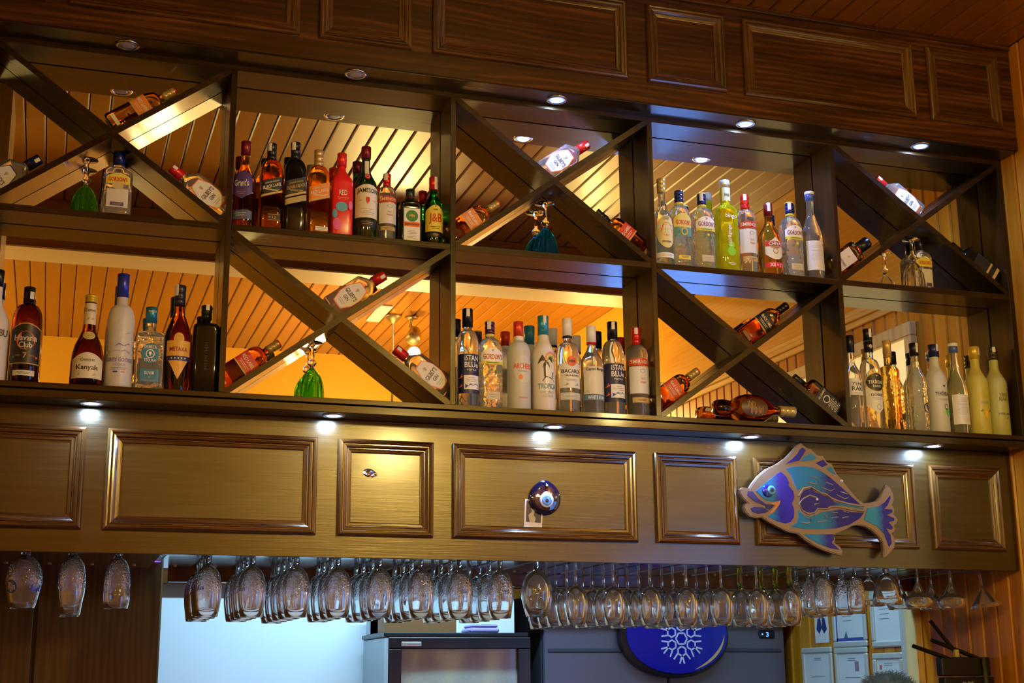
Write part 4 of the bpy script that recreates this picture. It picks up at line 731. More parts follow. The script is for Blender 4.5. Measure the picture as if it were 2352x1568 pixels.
for i, (kind, n) in rows.items():
    x = XS0 + PITCH_ * i
    for k in range(n):
        y = {'beer': .185 + .115 * k, 'weizen': .185 + .1 * k, 'ribbed': .195 + .12 * k, 'saucer': .20 + .115 * k, 'martini': .2, 'efes': .2, 'balloon': .205}.get(kind, .185 + .095 * k)
        o_ = {'beer': i - 4, 'wine': i - 13, 'flute': i - 20, 'saucer': i - 23}.get(kind, 0)
        nm = NAMES[kind]
        w1 = {'beer': 'in the %s row of beer glasses from cabinet', 'wine': 'in the %s wine row past the black cooler', 'flute': 'in the %s flute row', 'saucer': 'in the %s saucer row by the pine wall'}.get(kind)
        w2 = {'efes': 'first of three apart by the picture edge', 'weizen': 'middle of three apart by the cabinet', 'pilsner': 'third of three apart by the cabinet', 'balloon': 'alone between beer and wine glasses', 'yellow': 'below the fish fins', 'ribbed': 'under the fish tail', 'martini': 'last in the rack by the pine wall'}.get(kind)
        where = w1 % ordn[max(0, o_)] if w1 else w2
        lab = '%s hanging %s, %s' % (nm, 'in front' if k == 0 else ordn[k] + ' from front', where)
        t = hang(kind, x + random.uniform(-.003, .003) * (kind != 'martini'), y + random.uniform(-.005, .005), lab, 'glasses hanging in the rack', random.uniform(0, 6) if kind not in ('efes', 'beer') else 0)
        if kind == 'martini': t.rotation_euler = (0, math.radians(-9), 0)
        if kind == 'efes':
            E_ = [(-.012, .0135), (-.035, .040), (-.055, .049), (-.075, .0525), (-.095, .052), (-.12, .047), (-.165, .037)]
            print_on(t, E_, [('#disc', -42, -.105, .04, .038, BL), ('EFES', -42, -.108, .028, .012, (.5, .52, .75)), ('#wave', 46, -.112, .034, .024, BL)])
        if kind == 'beer' and i in (4, 5, 6, 10, 11) and k == 0: print_on(t, BE, [('EFES', (-38, -52, 40, 5, 8)[(4, 5, 6, 10, 11).index(i)], -.105, .026, .011, NV)])
        if kind == 'yellow' and k == 0: print_on(t, [(-.083, .016), (-.108, .035), (-.13, .0395), (-.155, .0385), (-.206, .0285)], [('#wave', -14, -.137, .016, .014, (.75, .05, .02)), ('#wave', 10, -.138, .018, .014, (.75, .05, .02)), ('#disc', -2, -.137, .008, .013, (.75, .05, .02))])
    if i == 18:
        hang('yellow', x, .30, 'yellow-stemmed wine glass hanging behind a clear one under the fish head', 'glasses hanging in the rack')

# ------------------------------------------------------------------ fish plaque
def fpt(a, b):                    # plaque drawing units to metres on the fascia
    return (1.756 + (a - 95) * 0.0003190, 2.348 - (b - 95) * 0.0002832 - (a - 865) * 0.0000085)
fish = thing('fish_plaque', 'blue enamelled fish wall plaque with tan rim hanging on the lower fascia', 'plaque', (2.06, 0.075, 1.97))
def fpoly(name, pts, y0, y1, mat, c=0.001):
    o = G().prism_xz([fpt(*p) for p in pts], y0, y1, c).out(name, mat, fish, False); o.data.transform(Matrix.Translation((-2.06, -0.075, -1.97))); return o
TAN = principled('tan_stoneware', (0.25, 0.175, 0.10), 0.55)
def enamel(name, c1, c2, gx0, gx1):
    if name in MATS: return MATS[name]
    m = bpy.data.materials.new(name); m.use_nodes = True; nt = m.node_tree; N = nt.nodes.new; L = nt.links.new; b = nt.nodes['Principled BSDF']
    tc = N('ShaderNodeTexCoord'); se = N('ShaderNodeSeparateXYZ'); L(tc.outputs['Object'], se.inputs[0])
    mr = N('ShaderNodeMapRange'); mr.inputs['From Min'].default_value = gx0 - 2.06; mr.inputs['From Max'].default_value = gx1 - 2.06; L(se.outputs['X'], mr.inputs['Value'])
    no = N('ShaderNodeTexNoise'); no.inputs['Scale'].default_value = 160; no.inputs['Detail'].default_value = 2; L(tc.outputs['Object'], no.inputs['Vector'])
    ad = N('ShaderNodeMath'); ad.operation = 'MULTIPLY_ADD'; L(no.outputs['Fac'], ad.inputs[0]); ad.inputs[1].default_value = 0.5; 
    sb_ = N('ShaderNodeMath'); sb_.operation = 'SUBTRACT'; L(mr.outputs['Result'], sb_.inputs[0]); sb_.inputs[1].default_value = 0.25; L(sb_.outputs[0], ad.inputs[2])
    cr = N('ShaderNodeValToRGB'); cr.color_ramp.elements[0].color = (*c1, 1); cr.color_ramp.elements[1].color = (*c2, 1); cr.color_ramp.elements[0].position = .25; cr.color_ramp.elements[1].position = .75
    L(ad.outputs[0], cr.inputs['Fac']); L(cr.outputs['Color'], b.inputs['Base Color']); b.inputs['Roughness'].default_value = 0.14; b.inputs['Specular IOR Level'].default_value = 0.3
    MATS[name] = m; return m
TEAL = (0.005, 0.19, 0.44); DBLUE = (0.014, 0.006, 0.26)
OUT = [(865,95),(930,150),(960,165),(985,160),(1050,225),(1090,240),(1130,235),(1175,310),(1235,330),(1290,450),(1360,530),(1450,650),(1530,740),(1600,790),(1680,780),(1760,755),(1820,690),(1870,600),(1905,540),(1950,570),(1985,640),(1990,720),(1960,790),(1985,830),(1985,880),(1965,905),(2000,930),(2022,970),(2005,1015),(1970,1040),(1980,1080),(1965,1120),(1925,1140),(1955,1180),(1970,1240),(1950,1320),(1880,1390),(1830,1440),(1800,1440),(1815,1350),(1810,1270),(1760,1190),(1690,1120),(1600,1075),(1500,1065),(1440,1080),(1330,1140),(1230,1185),(1200,1200),(1220,1250),(1205,1300),(1270,1340),(1300,1390),(1285,1445),(1200,1435),(1080,1400),(960,1350),(860,1290),(770,1215),(640,1195),(520,1140),(420,1090),(340,1040),(280,1055),(200,1040),(150,990),(135,930),(160,890),(185,880),(130,830),(95,770),(100,720),(140,695),(215,700),(250,640),(330,540),(430,450),(560,380),(680,290),(770,190),(820,130)]
Y0 = 0.066
fpoly('body', OUT, Y0, 0.084, TAN, 0.003)
X = lambda a: fpt(a, 0)[0]
def inlay(pts, m): fpoly('enamel_inlay', pts, Y0 - 0.0018, Y0 + 0.002, m, 0.0012)
bl = enamel('enamel_blue', (0.02, 0.015, 0.40), DBLUE, X(600), X(900)); tl = enamel('enamel_teal', TEAL, (0.02, 0.20, 0.36), X(0), X(2000))
mixb = enamel('enamel_body', TEAL, DBLUE, X(950), X(1250)); mixl = enamel('enamel_belly', TEAL, DBLUE, X(1000), X(1350)); mixf = enamel('enamel_fin', TEAL, DBLUE, X(950), X(1180)); mixt = enamel('enamel_tail', (0.02, 0.24, 0.42), DBLUE, X(1680), X(1900)); mixh = enamel('enamel_head', TEAL, (0.02, 0.012, 0.45), X(440), X(600))
inlay([(880,150),(920,185),(880,250),(830,320),(740,345),(655,375),(740,310),(810,240),(845,180)], bl)
inlay([(980,215),(1050,265),(1000,300),(850,330),(890,270)], tl)
inlay([(1125,285),(1180,345),(1110,380),(1030,335)], bl)
inlay([(1215,360),(1275,460),(1220,440),(1155,395)], tl)
inlay([(600,475),(660,530),(690,600),(680,640),(735,700),(745,780),(710,850),(735,930),(725,1020),(680,1080),(620,1100),(520,1080),(410,1030),(500,970),(540,900),(575,830),(480,850),(400,840),(340,790),(285,730),(370,650),(470,570),(540,510)], mixh)
inlay([(190,735),(250,740),(310,820),(400,880),(505,880),(440,950),(390,935),(385,905),(260,860),(180,790)], enamel('enamel_mouth', (0.03, 0.03, 0.2), (0.02, 0.02, 0.1), X(200), X(400)))
inlay([(210,945),(260,920),(360,922),(430,958),(390,985),(300,1005),(230,985)], enamel('enamel_mouth', (0, 0, 0), (0, 0, 0), 0, 1))
fpoly('lip_edge', [(575,825),(560,880),(460,990),(432,985),(510,893),(440,868)], Y0 - .002, Y0 + .002, principled('orange_glaze', (0.5, 0.2, 0.03), 0.3), 0.001)
inlay([(660,430),(760,400),(880,385),(1000,395),(1090,430),(1200,500),(1330,610),(1450,720),(1555,810),(1420,800),(1300,775),(1200,740),(1130,690),(1060,690),(1000,640),(940,620),(860,640),(790,690),(750,600),(720,500)], mixb)
inlay([(810,800),(830,740),(870,680),(960,650),(1020,700),(1080,720),(1150,740),(1230,800),(1400,815),(1590,850),(1590,868),(1440,850),(1300,840),(1180,850),(1130,885),(1020,890),(990,940),(930,950),(860,940),(810,870)], enamel('enamel_swirl', DBLUE, (0.02, 0.2, 0.36), X(1150), X(1400)))
inlay([(780,930),(850,985),(930,995),(1020,965),(1060,935),(1180,915),(1300,885),(1440,912),(1595,908),(1540,980),(1400,1070),(1250,1120),(1050,1145),(850,1155),(680,1135),(760,1080),(780,1010)], mixl)
inlay([(830,1215),(1000,1210),(1195,1195),(1200,1260),(1170,1300),(1260,1380),(1150,1370),(1000,1320),(900,1270)], mixf)
inlay([(1640,850),(1780,820),(1870,760),(1940,675),(1945,705),(1900,800),(1855,845),(1955,848),(1958,880),(1885,920),(1975,955),(1970,985),(1900,1010),(1948,1070),(1930,1098),(1860,1085),(1910,1170),(1918,1260),(1880,1315),(1852,1230),(1830,1160),(1750,1070),(1660,1030),(1585,1000)], mixt)
def ridge(pts, r=0.0022):
    P2 = [fpt(*p) for p in pts]
    o = G().tube([(a - 2.06, Y0 - 0.0022 - 0.075, b - 1.97) for a, b in P2], r, 6).out('scale_ridge', TAN, fish, True)
for pts in ([(960,505),(1030,520),(1050,570),(1010,600),(910,580)], [(1140,565),(1220,590),(1240,640),(1190,670),(1070,630)], [(1310,670),(1390,690),(1410,730),(1360,755),(1260,710)], [(860,1010),(920,1020),(930,1060),(880,1085),(790,1075)], [(1090,970),(1130,1000),(1110,1040),(1000,1060)], [(1190,930),(1260,930),(1270,980),(1180,1000)], [(1330,905),(1400,920),(1400,970),(1310,990)]): ridge(pts)
ridge([(975,850),(1030,830),(1010,760),(930,740),(840,790),(800,850),(830,930),(900,970),(980,950),(1020,895),(1140,890),(1190,865),(1300,860),(1440,885),(1595,890)], 0.003)
ridge([(790,760),(860,660),(950,635),(1010,665),(1070,705),(1140,715),(1220,775),(1310,795),(1430,820),(1600,830)], 0.003)
cx, cz = fpt(425, 722); ex, ez = fpt(465, 708)
def disc(name, x, z, r, y0, h, mat, par, base, n=20):
    g = G(); prr = [(0, r), (h * .6, r * .97), (h, r * .8), (h * 1.05, .0003)]
    v = []; f = []
    for d, rr in prr:
        for i in range(n): a = 2 * PI * i / n; v.append((x + rr * math.cos(a) - base[0], y0 - d - base[1], z + rr * math.sin(a) - base[2]))
    for k in range(len(prr) - 1):
        for i in range(n): j = (i + 1) % n; f.append((k * n + i, k * n + j, (k + 1) * n + j, (k + 1) * n + i))
    f.append(tuple(range(n)))
    return link_mesh(name, v, f, mat, par, True)
FB = (2.06, .075, 1.97)
eye = disc('eye_socket', cx, cz, .022, Y0, .005, principled('deep_blue_glaze', (0.012, 0.02, 0.22), 0.1), fish, FB)
disc('eye', ex, ez, .0155, Y0 - .004, .004, principled('pale_blue_glaze', (0.12, 0.42, 0.52), 0.12), eye, FB)
disc('pupil', ex, ez, .0095, Y0 - .0075, .001, principled('mid_blue_glaze', (0.03, 0.12, 0.25), 0.12), eye, FB); disc('pupil', ex, ez, .005, Y0 - .0083, .0008, paint(K), eye, FB)
for a, b in ((1018, 783), (1337, 535)):
    q = fpt(a, b); disc('screw', q[0], q[1], .005, Y0 - .001, .004, principled('screw_cap', (0.6, 0.55, 0.42), 0.4), fish, FB, 12)
hk = fpt(865, 110); G().tube([(hk[0] - 2.06, 0.078 - .075, hk[1] - 1.97), (hk[0] - 2.055, 0.07 - .075, hk[1] + .02 - 1.97), (hk[0] - 2.06, 0.085 - .075, 2.3585 - 1.97)], 0.0016, 6).out('hanging_wire', paint(K), fish)
G().lathe([(0.004, .012), (.010, .012), (.0105, .004)], 16, 0, 0).out('wall_spacer', paint(K), fish); sp = fish.children[-1]; sp.rotation_euler = (-PI / 2, 0, 0); sp.location = (-.02, 0.006, .16); sp.scale = (1, 1, 2.6)
# ------------------------------------------------------------------ evil eye bead, photo, foil
ev = thing('evil_eye_bead', 'large dark blue glass evil eye charm hanging on the lower fascia', 'charm', (1.066, YL, 2.128)); EB = (0, YL, 0)
def eyedisc(nm, dx, dz, r, y, h, m, top=0.0):
    n = 36; prr = [(0, r * .96), (h * .45, r), (h * .8, r * .9), (h * .95, r * .7), (h, .0004)]; v = []; f = []
    for d, rr in prr:
        for i in range(n):
            a = 2 * PI * i / n; k = 1 + top * max(0, math.sin(a)) ** 6; v.append((dx + rr * math.cos(a), y - d, dz + rr * math.sin(a) * k))
    for k in range(len(prr) - 1):
        for i in range(n): j = (i + 1) % n; f.append((k * n + i, k * n + j, (k + 1) * n + j, (k + 1) * n + i))
    f.append(tuple(range(n)))
    return link_mesh(nm, v, f, m, ev, True)
eyedisc('glass_disc', 0, 0, .054, -.001, .018, principled('navy_glass', (0.006, 0.006, 0.022), 0.04, Coat_Weight=1.0), .13)
eyedisc('white_ring', .002, -.006, .0245, -.0165, .0042, principled('white_glass', (0.62, 0.66, 0.80), 0.08), .18)
eyedisc('blue_iris', .002, -.008, .0165, -.0195, .0028, principled('light_blue_glass', (0.10, 0.34, 0.75), 0.08))
eyedisc('pupil', .002, -.008, .006, -.0218, .0012, paint((.005, .005, .02), .2))
eyedisc('small_bead', .003, .042, .008, -.0145, .006, principled('navy_glass', (0, 0, 0)))
eyedisc('small_bead_eye', .003, .042, .0038, -.0195, .0015, paint(WH, .2))
po = thing('instant_photo', 'small instant photograph tucked behind the evil eye charm', 'photograph', (1.028, YL - .0005, 2.078)); po.rotation_euler = (0, math.radians(3), 0)
G().box(-.031, .031, -.0012, 0, -.046, .046).out('card', paint((.72, .70, .64)), po)
G().box(-.0255, .0255, -.0016, -.0012, -.028, .041).out('picture', principled('photo_dark', (0.035, 0.03, 0.028), 0.25), po)
G().prism_xz([(-.012, -.028), (-.018, -.005), (-.006, .006), (-.01, .018), (.004, .012), (.0, -.004), (.008, -.014), (.004, -.028)], -.0019, -.0016).out('picture_figure', paint((.5, .46, .28)), po)
rnd = random.Random(3); bm = bmesh.new(); gr = {}
for a in range(9):
    for b in range(6):
        gr[a, b] = bm.verts.new((a / 8, -rnd.uniform(.0005, .006) * (0 < a < 8 and 0 < b < 5) - .0004, b / 5))
for a in range(8):
    for b in range(5): bm.faces.new((gr[a, b], gr[a + 1, b], gr[a + 1, b + 1], gr[a, b + 1]))
for p in bm.verts: u, w = p.co.x, p.co.z; p.co.x = (u - .5) * .046; p.co.z = (w - .5) * (.003 + .026 * math.sin(PI * min(1, u * .85 + .12)) ) - .006 * u
bmesh.ops.triangulate(bm, faces=list(bm.faces))
o = G().bm(bm).out('foil_scrap', principled('silver_foil', (0.8, 0.78, 0.6), 0.2, Metallic=1.0)); o.location = (.485, YL, 2.193); tag(o, 'crumpled scrap of silver foil stuck on the small square fascia panel', 'foil')
# ------------------------------------------------------------------ back bar behind the glasses
struct(G().box(-0.055, 1.47, 1.66, 1.72, 0, 2.6).out('wall_white', principled('white_wall_paint', (0.80, 0.83, 0.84), 0.5)))
wb = struct(G().box(XL, XR, YB, YB + 0.08, 0, ZC).out('wall_back', principled('wall_backing', (0, 0, 0))))
v, f = long_board(P - 0.004, 0.016, 0.006, 0, 2.6, 'Z')
v = [(-b, a, c) for a, b, c in [(p[0], p[1], p[2]) for p in v]]
bpk = None
for i in range(18):
    if bpk is None: bpk = link_mesh('plank', [(q[0], q[1] , q[2]) for q in v], f, WALLP, wb); bpk.location = (1.6 + .0427, YB - .016, 0)
    else: share(bpk, wb, (1.6 + .0427 + P * i, YB - .016, 0))
struct(G().box(-2.0, XR, 0.24, YB, 2.6, 2.64).out('ceiling_back', principled('back_ceiling', (0.12, 0.07, 0.04), 0.6)))
struct(G().box(-0.055, XR, 1.60, 1.66, 1.94, 2.02, 0.003).out('trim_2', wood('red_rail_wood', (0, 0, 0), (0, 0, 0), (0, 0, 0))))
ca = thing('tall_cabinet', 'tall dark wooden cabinet behind the three separate glasses', 'cabinet', (-1.0, 1.1, 0))
G().box(-.9, .94, .02, .6, 0, 2.5, .003).out('carcass', CABW, ca)
for a, b in ((-.44, .502), (.512, .936)):
    d = G().box(a, b, -.004, .018, .05, 2.48, .004).out('door', CABW, ca)
    G().box(b - .05, b - .035, -.02, -.004, 1.0, 1.14, .003).out('handle', BRASS, d)
vl = thing('violet_light_strip', 'violet light strip along the front of the dark cabinet above the glasses', 'lamp', (-.45, 1.085, 1.985))
G().box(-.5, .38, -.012, .009, 0, .02, .002).out('channel', paint((.3, .3, .3)), vl); G().box(-.49, .37, -.010, .005, -.003, 0).out('diffuser', emit('violet_strip', (0.30, 0.10, 0.85), 1.6), vl)
# black bottle cooler
fr = thing('bottle_cooler', 'black glass-door bottle cooler with grey side below the hanging beer glasses', 'fridge', (1.085, 1.2, 0))
G().box(-.292, .288, .0, .40, .02, 1.72, .004).out('case', principled('grey_steel_side', (0.32, 0.38, 0.42), 0.35, Metallic=0.4), fr)
BLK = principled('black_plastic', (0.008, 0.008, 0.008), 0.35)
G().box(-.298, .292, -.005, .405, 1.72, 1.737, .003).out('top_cap', BLK, fr)
d = bpy.data.objects.new('door', None); COL.objects.link(d); d.parent = fr
g = G().box(-.288, .288, -.04, -.002, 1.674, 1.718, .003).box(-.288, -.236, -.04, -.002, .06, 1.674, .003).box(.236, .288, -.04, -.002, .06, 1.674, .003).box(-.288, .288, -.04, -.002, .02, .06, .003)
g.out('door_frame', BLK, d)
G().box(-.236, .236, -.022, -.014, .06, 1.674).out('door_glass', principled('cooler_glass_reflection_tone', (0.50, 0.54, 0.42), 0.28, Coat_Weight=0.3), d)  # opaque grey-olive base stands in for reflections and a lit interior
G().box(-.296, -.289, -.04, -.002, .02, 1.715).out('door_gasket', paint((.55, .6, .64)), d)
b = G().box(-.238, -.158, -.043, -.04, 1.683, 1.701, .002).out('badge', principled('badge_silver', (0.6, 0.6, 0.6), 0.3, Metallic=0.6), fr)
G().box(-.215, -.165, -.0435, -.043, 1.6905, 1.6935).out('print', paint((.25, .27, .28)), b)
link_mesh('emblem', [(-.228 + .006 * a, -.0435, 1.692 + .006 * c) for a, c in MARK['#ring'][0]], [(i, (i + 1) % 20, 20 + (i + 1) % 20, 20 + i) for i in range(20)], paint((.2, .24, .22)), b)
bx = thing('carton', 'brown cardboard carton lying on the black bottle cooler', 'carton', (.93, 1.3, 1.7373)); G().box(-.13, .16, -.06, .2, 0, .06, .002).out('box', principled('brown_card', (0.26, 0.11, 0.03), 0.6), bx); G().box(-.02, .02, -.0605, .2005, .0603, .061).out('tape', paint((.4, .25, .1)), bx)
bx = thing('storage_box', 'grey-white storage box at the wall side of the black cooler', 'box', (.82, 1.46, 1.7373)); G().box(-.02, .05, -.1, .12, 0, .12, .003).out('box', paint((.45, .48, .55)), bx); G().box(-.024, .054, -.104, .124, .12, .132, .002).out('lid', paint((.5, .52, .58)), bx)
bx = thing('folded_cloth', 'lilac folded cloth on the black cooler beside white packets', 'cloth', (1.22, 1.32, 1.7373)); G().box(-.06, .06, -.05, .1, 0, .022, .008).out('fold', principled('lilac_cloth', (0.30, 0.22, 0.55), 0.8), bx); G().box(-.05, .055, -.045, .095, .022, .036, .006).out('fold', principled('lilac_cloth', (0, 0, 0)), bx)
# stainless refrigerator with oval sign
sf = thing('steel_refrigerator', 'wide stainless refrigerator with blue snowflake sign behind the wine glasses', 'fridge', (2.255, 1.8, 0))
STEEL = principled('dull_steel', (0.17, 0.165, 0.21), 0.38, Metallic=0.6)
G().box(-.605, .605, .03, .58, .05, 1.93, .004).out('case', STEEL, sf)
for a, b in ((-.603, -.003), (.003, .603)):
    dd = G().box(a, b, 0, .028, .1, 1.92, .006).out('door', STEEL, sf)
    G().box(a + .02, b - .02, -.006, 0, 1.672, 1.690, .003).out('handle_groove', principled('dark_steel', (0.05, 0.05, 0.07), 0.4), dd)
G().box(.468, .55, -.008, 0, 1.735, 1.772, .006).out('display', BLK, sf); dsp = sf.children[-1]
tv, tf = text_mesh('3'); link_mesh('digit', [(.51 + a * .014, -.0088, 1.753 + c * .022) for a, c in tv], tf, emit('blue_digit', (0.05, 0.16, 1.0), 4), dsp)
link_mesh('indicator', [(.484 + .004 * a, -.0088, 1.754 + .004 * c) for a, c in MARK['#disc'][0]], [tuple(range(20))], emit('blue_digit', (0, 0, 0), 1), dsp)
sg = thing('oval_sign', 'oval blue sign with white snowflake on the stainless refrigerator', 'sign', (2.275, 1.795, 1.745))
def oval(nm, a, b, y0, y1, m, par, dx=0, dz=0):
    return G().prism_xz([(dx + a * math.cos(2 * PI * i / 48), dz + b * math.sin(2 * PI * i / 48)) for i in range(48)], y0, y1, .002).out(nm, m, par)
oval('rim', .272, .188, -.035, 0, principled('black_rim', (0.006, 0.006, 0.012), 0.15), sg)
oval('face', .252, .176, -.039, -.03, principled('deep_blue_plastic', (0.004, 0.01, 0.30), 0.12), sg, .012, .006)
v = []; f = []
for i in range(21):
    t_ = i / 20; a = math.radians(-70 + 70 * t_); w = .012 * math.sin(PI * t_) + .001
    for s_ in (0, 1): v.append((.012 + (.236 - w * s_) * math.cos(a), -.0402, .006 + (.166 - w * s_) * math.sin(a)))
for i in range(20): f.append((2 * i, 2 * i + 2, 2 * i + 3, 2 * i + 1))
link_mesh('gold_swoosh', v, f, paint((.6, .4, .12)), sg)
g = G()
def bar(x0, z0, x1, z1, w=.0035):
    d = Vector((x1 - x0, z1 - z0)).normalized(); n = Vector((-d.y, d.x)) * w; b_ = Vector((.03, -.013))
    g.prism_xz([(b_.x + x0 + n.x, b_.y + z0 + n.y), (b_.x + x0 - n.x, b_.y + z0 - n.y), (b_.x + x1 - n.x, b_.y + z1 - n.y), (b_.x + x1 + n.x, b_.y + z1 + n.y)], -.0412, -.0392)
def pol(r, a): return (r * math.cos(math.radians(a)), r * math.sin(math.radians(a)))
for k in range(6):
    a = 30 + 60 * k
    bar(*pol(.028, a - 30), *pol(.028, a + 30))
    c = pol(.056, a)
    for j in range(6):
        p = pol(.022, 30 + 60 * j); q = pol(.022, 90 + 60 * j); bar(c[0] + p[0], c[1] + p[1], c[0] + q[0], c[1] + q[1])
    bar(*pol(.074, a), *pol(.112, a - 6)); bar(*pol(.074, a), *pol(.112, a + 6)); bar(*pol(.07, a + 18), *pol(.10, a + 24)); bar(*pol(.07, a - 18), *pol(.10, a - 24))
g.out('snowflake', paint((.55, .55, .8)), sg)
# framed certificates on the pine wall
def certificate(lb, y0, y1, z0, z1, kind, tilt=0):
    t = thing('certificate_frame', lb, 'frame', (XR - .0005, (y0 + y1) / 2, z0), 'framed certificates on the pine wall'); h = z1 - z0; w = abs(y1 - y0) / 2; W = .026
    ALU = principled('matt_aluminium', (0.55, 0.55, 0.50), 0.4, Metallic=0.3)
    for a, b, c, d in ((-w, w, 0, W), (-w, w, h - W, h), (-w, -w + W, W, h - W), (w - W, w, W, h - W)): G().box(-.014, 0, a, b, c, d, .005).out('rail', ALU, t)
    pa = G().box(-.006, 0, -w + W, w - W, W, h - W).out('paper', paint((.60, .59, .58)), t)
    g = G()
    def ln(zc, wd, off=0): g.box(-.0068, -.006, off - wd / 2, off + wd / 2, zc - .0012, zc + .0012)
    for q in range(2): ln(h * .86 - q * .008, .06)
    ln(h * .62, .12)
    for q in range(4): ln(h * .5 - q * .02, .07, .02)
    g.out('print', paint((.2, .2, .22)), pa)
    if kind == 'photo': G().box(-.0072, -.006, -.055, -.025, h * .70, h * .82).out('passport_photo', paint((.22, .17, .2)), pa)
    if kind == 'blue':
        g = G()
        for a, b, c, d in ((-w + W, w - W, W, W + .014), (w - W - .008, w - W, W, h - W)): g.box(-.0068, -.006, a, b, c, d)
        g.out('blue_border', paint((.05, .07, .28)), pa)
        G().prism_xz([(0, 0), (.02, .03), (.03, 0)], 0, .001).out('rosette', paint((.08, .12, .2)), pa); rs = pa.children[-1]; rs.rotation_euler = (0, 0, -PI / 2); rs.location = (-.0075, .05, W + .014)
    if kind == 'red': G().box(-.0072, -.006, .05, .064, h * .78, h * .84).out('red_emblem', paint((.6, .08, .05)), pa)
    return t
certificate('upper blue-edged certificate frame on the pine wall beside a portrait card', 1.141, 1.415, 1.682, 2.03, 'blue')
certificate('upper certificate frame nearest the pale wooden strip', .862, 1.103, 1.675, 2.03, 'plain')
certificate('lower certificate frame next to the stainless refrigerator', 1.436, 1.70, 1.345, 1.688, 'plain')
certificate('lower middle certificate frame with small passport photo', 1.146, 1.414, 1.345, 1.681, 'photo')
certificate('lower certificate frame with red emblem above the head of grey hair', .887, 1.11, 1.345, 1.652, 'red')
pc = thing('portrait_card', 'small signed portrait card pinned on the pine wall by the refrigerator', 'card', (XR - .0005, 1.524, 1.707))
G().box(-.001, 0, -.061, .061, 0, .15).out('card', paint((.66, .64, .62)), pc)
g = G().prism_xz([(-.045, .06), (-.03, .11), (-.008, .11), (0, .07), (.008, .11), (.03, .11), (.045, .06), (.02, .04), (0, .065), (-.02, .04)], 0, .0006); o = g.out('dark_jacket', paint((.03, .04, .14)), pc); o.rotation_euler = (0, 0, -PI / 2); o.location = (-.0018, 0, 0)
o = G().prism_xz([(-.016, .11), (.016, .11), (.018, .145), (-.018, .145)], 0, .0006).out('face_patch', paint((.5, .22, .18)), pc); o.rotation_euler = (0, 0, -PI / 2); o.location = (-.0018, 0, 0)
struct(G().box(XR - .03, XR - .0005, .82, .86, 0, 2.6, .002).out('trim_3', principled('grey_board_edge', (0.40, 0.39, 0.36), 0.5)))
struct(G().box(XR - .035, XR - .0005, .745, .82, 0, 2.6, .003).out('trim_4', PALEW))
# router on the pine wall
ro = thing('router', 'black wireless router with three antennas on a bracket by the pine wall', 'router', (2.78, .33, 1.40))
G().box(-.105, .105, -.02, .02, .155, .222, .004).out('top_housing', BLK, ro); G().box(-.10, .105, -.022, .02, 0, .15, .004).out('housing', BLK, ro)
G().box(.08, .1195, -.015, .015, .05, .15, .002).out('wall_bracket', BLK, ro)
tv, tf = text_mesh('tp-link'); link_mesh('lettering', [(.0 + a * .05, -.0226, .13 + c * .012) for a, c in tv], tf, paint((.35, .4, .5)), ro)
for i, (a, b) in enumerate((((-.055, 0, .215), (-.21, 0, .263)), ((.075, 0, .215), (-.12, .015, .285)), ((-.005, .01, .22), (-.115, .02, .355)))):
    G().tube([a, tuple(a[k] + (b[k] - a[k]) * .12 for k in range(3)), b], .0085, 8, [.7, 1.0, .9]).out('antenna', BLK, ro, True)
G().box(-.035, -.018, -.008, .008, .222, .25, .002).out('plug', paint((.5, .38, .08)), ro)
G().tube([(.07, -.028, .22), (.072, -.03, .1), (.075, -.028, -.3), (.09, -.01, -1.0)], .008, 8).out('cable', principled('grey_cable', (0.06, 0.075, 0.07), 0.5), ro, True)
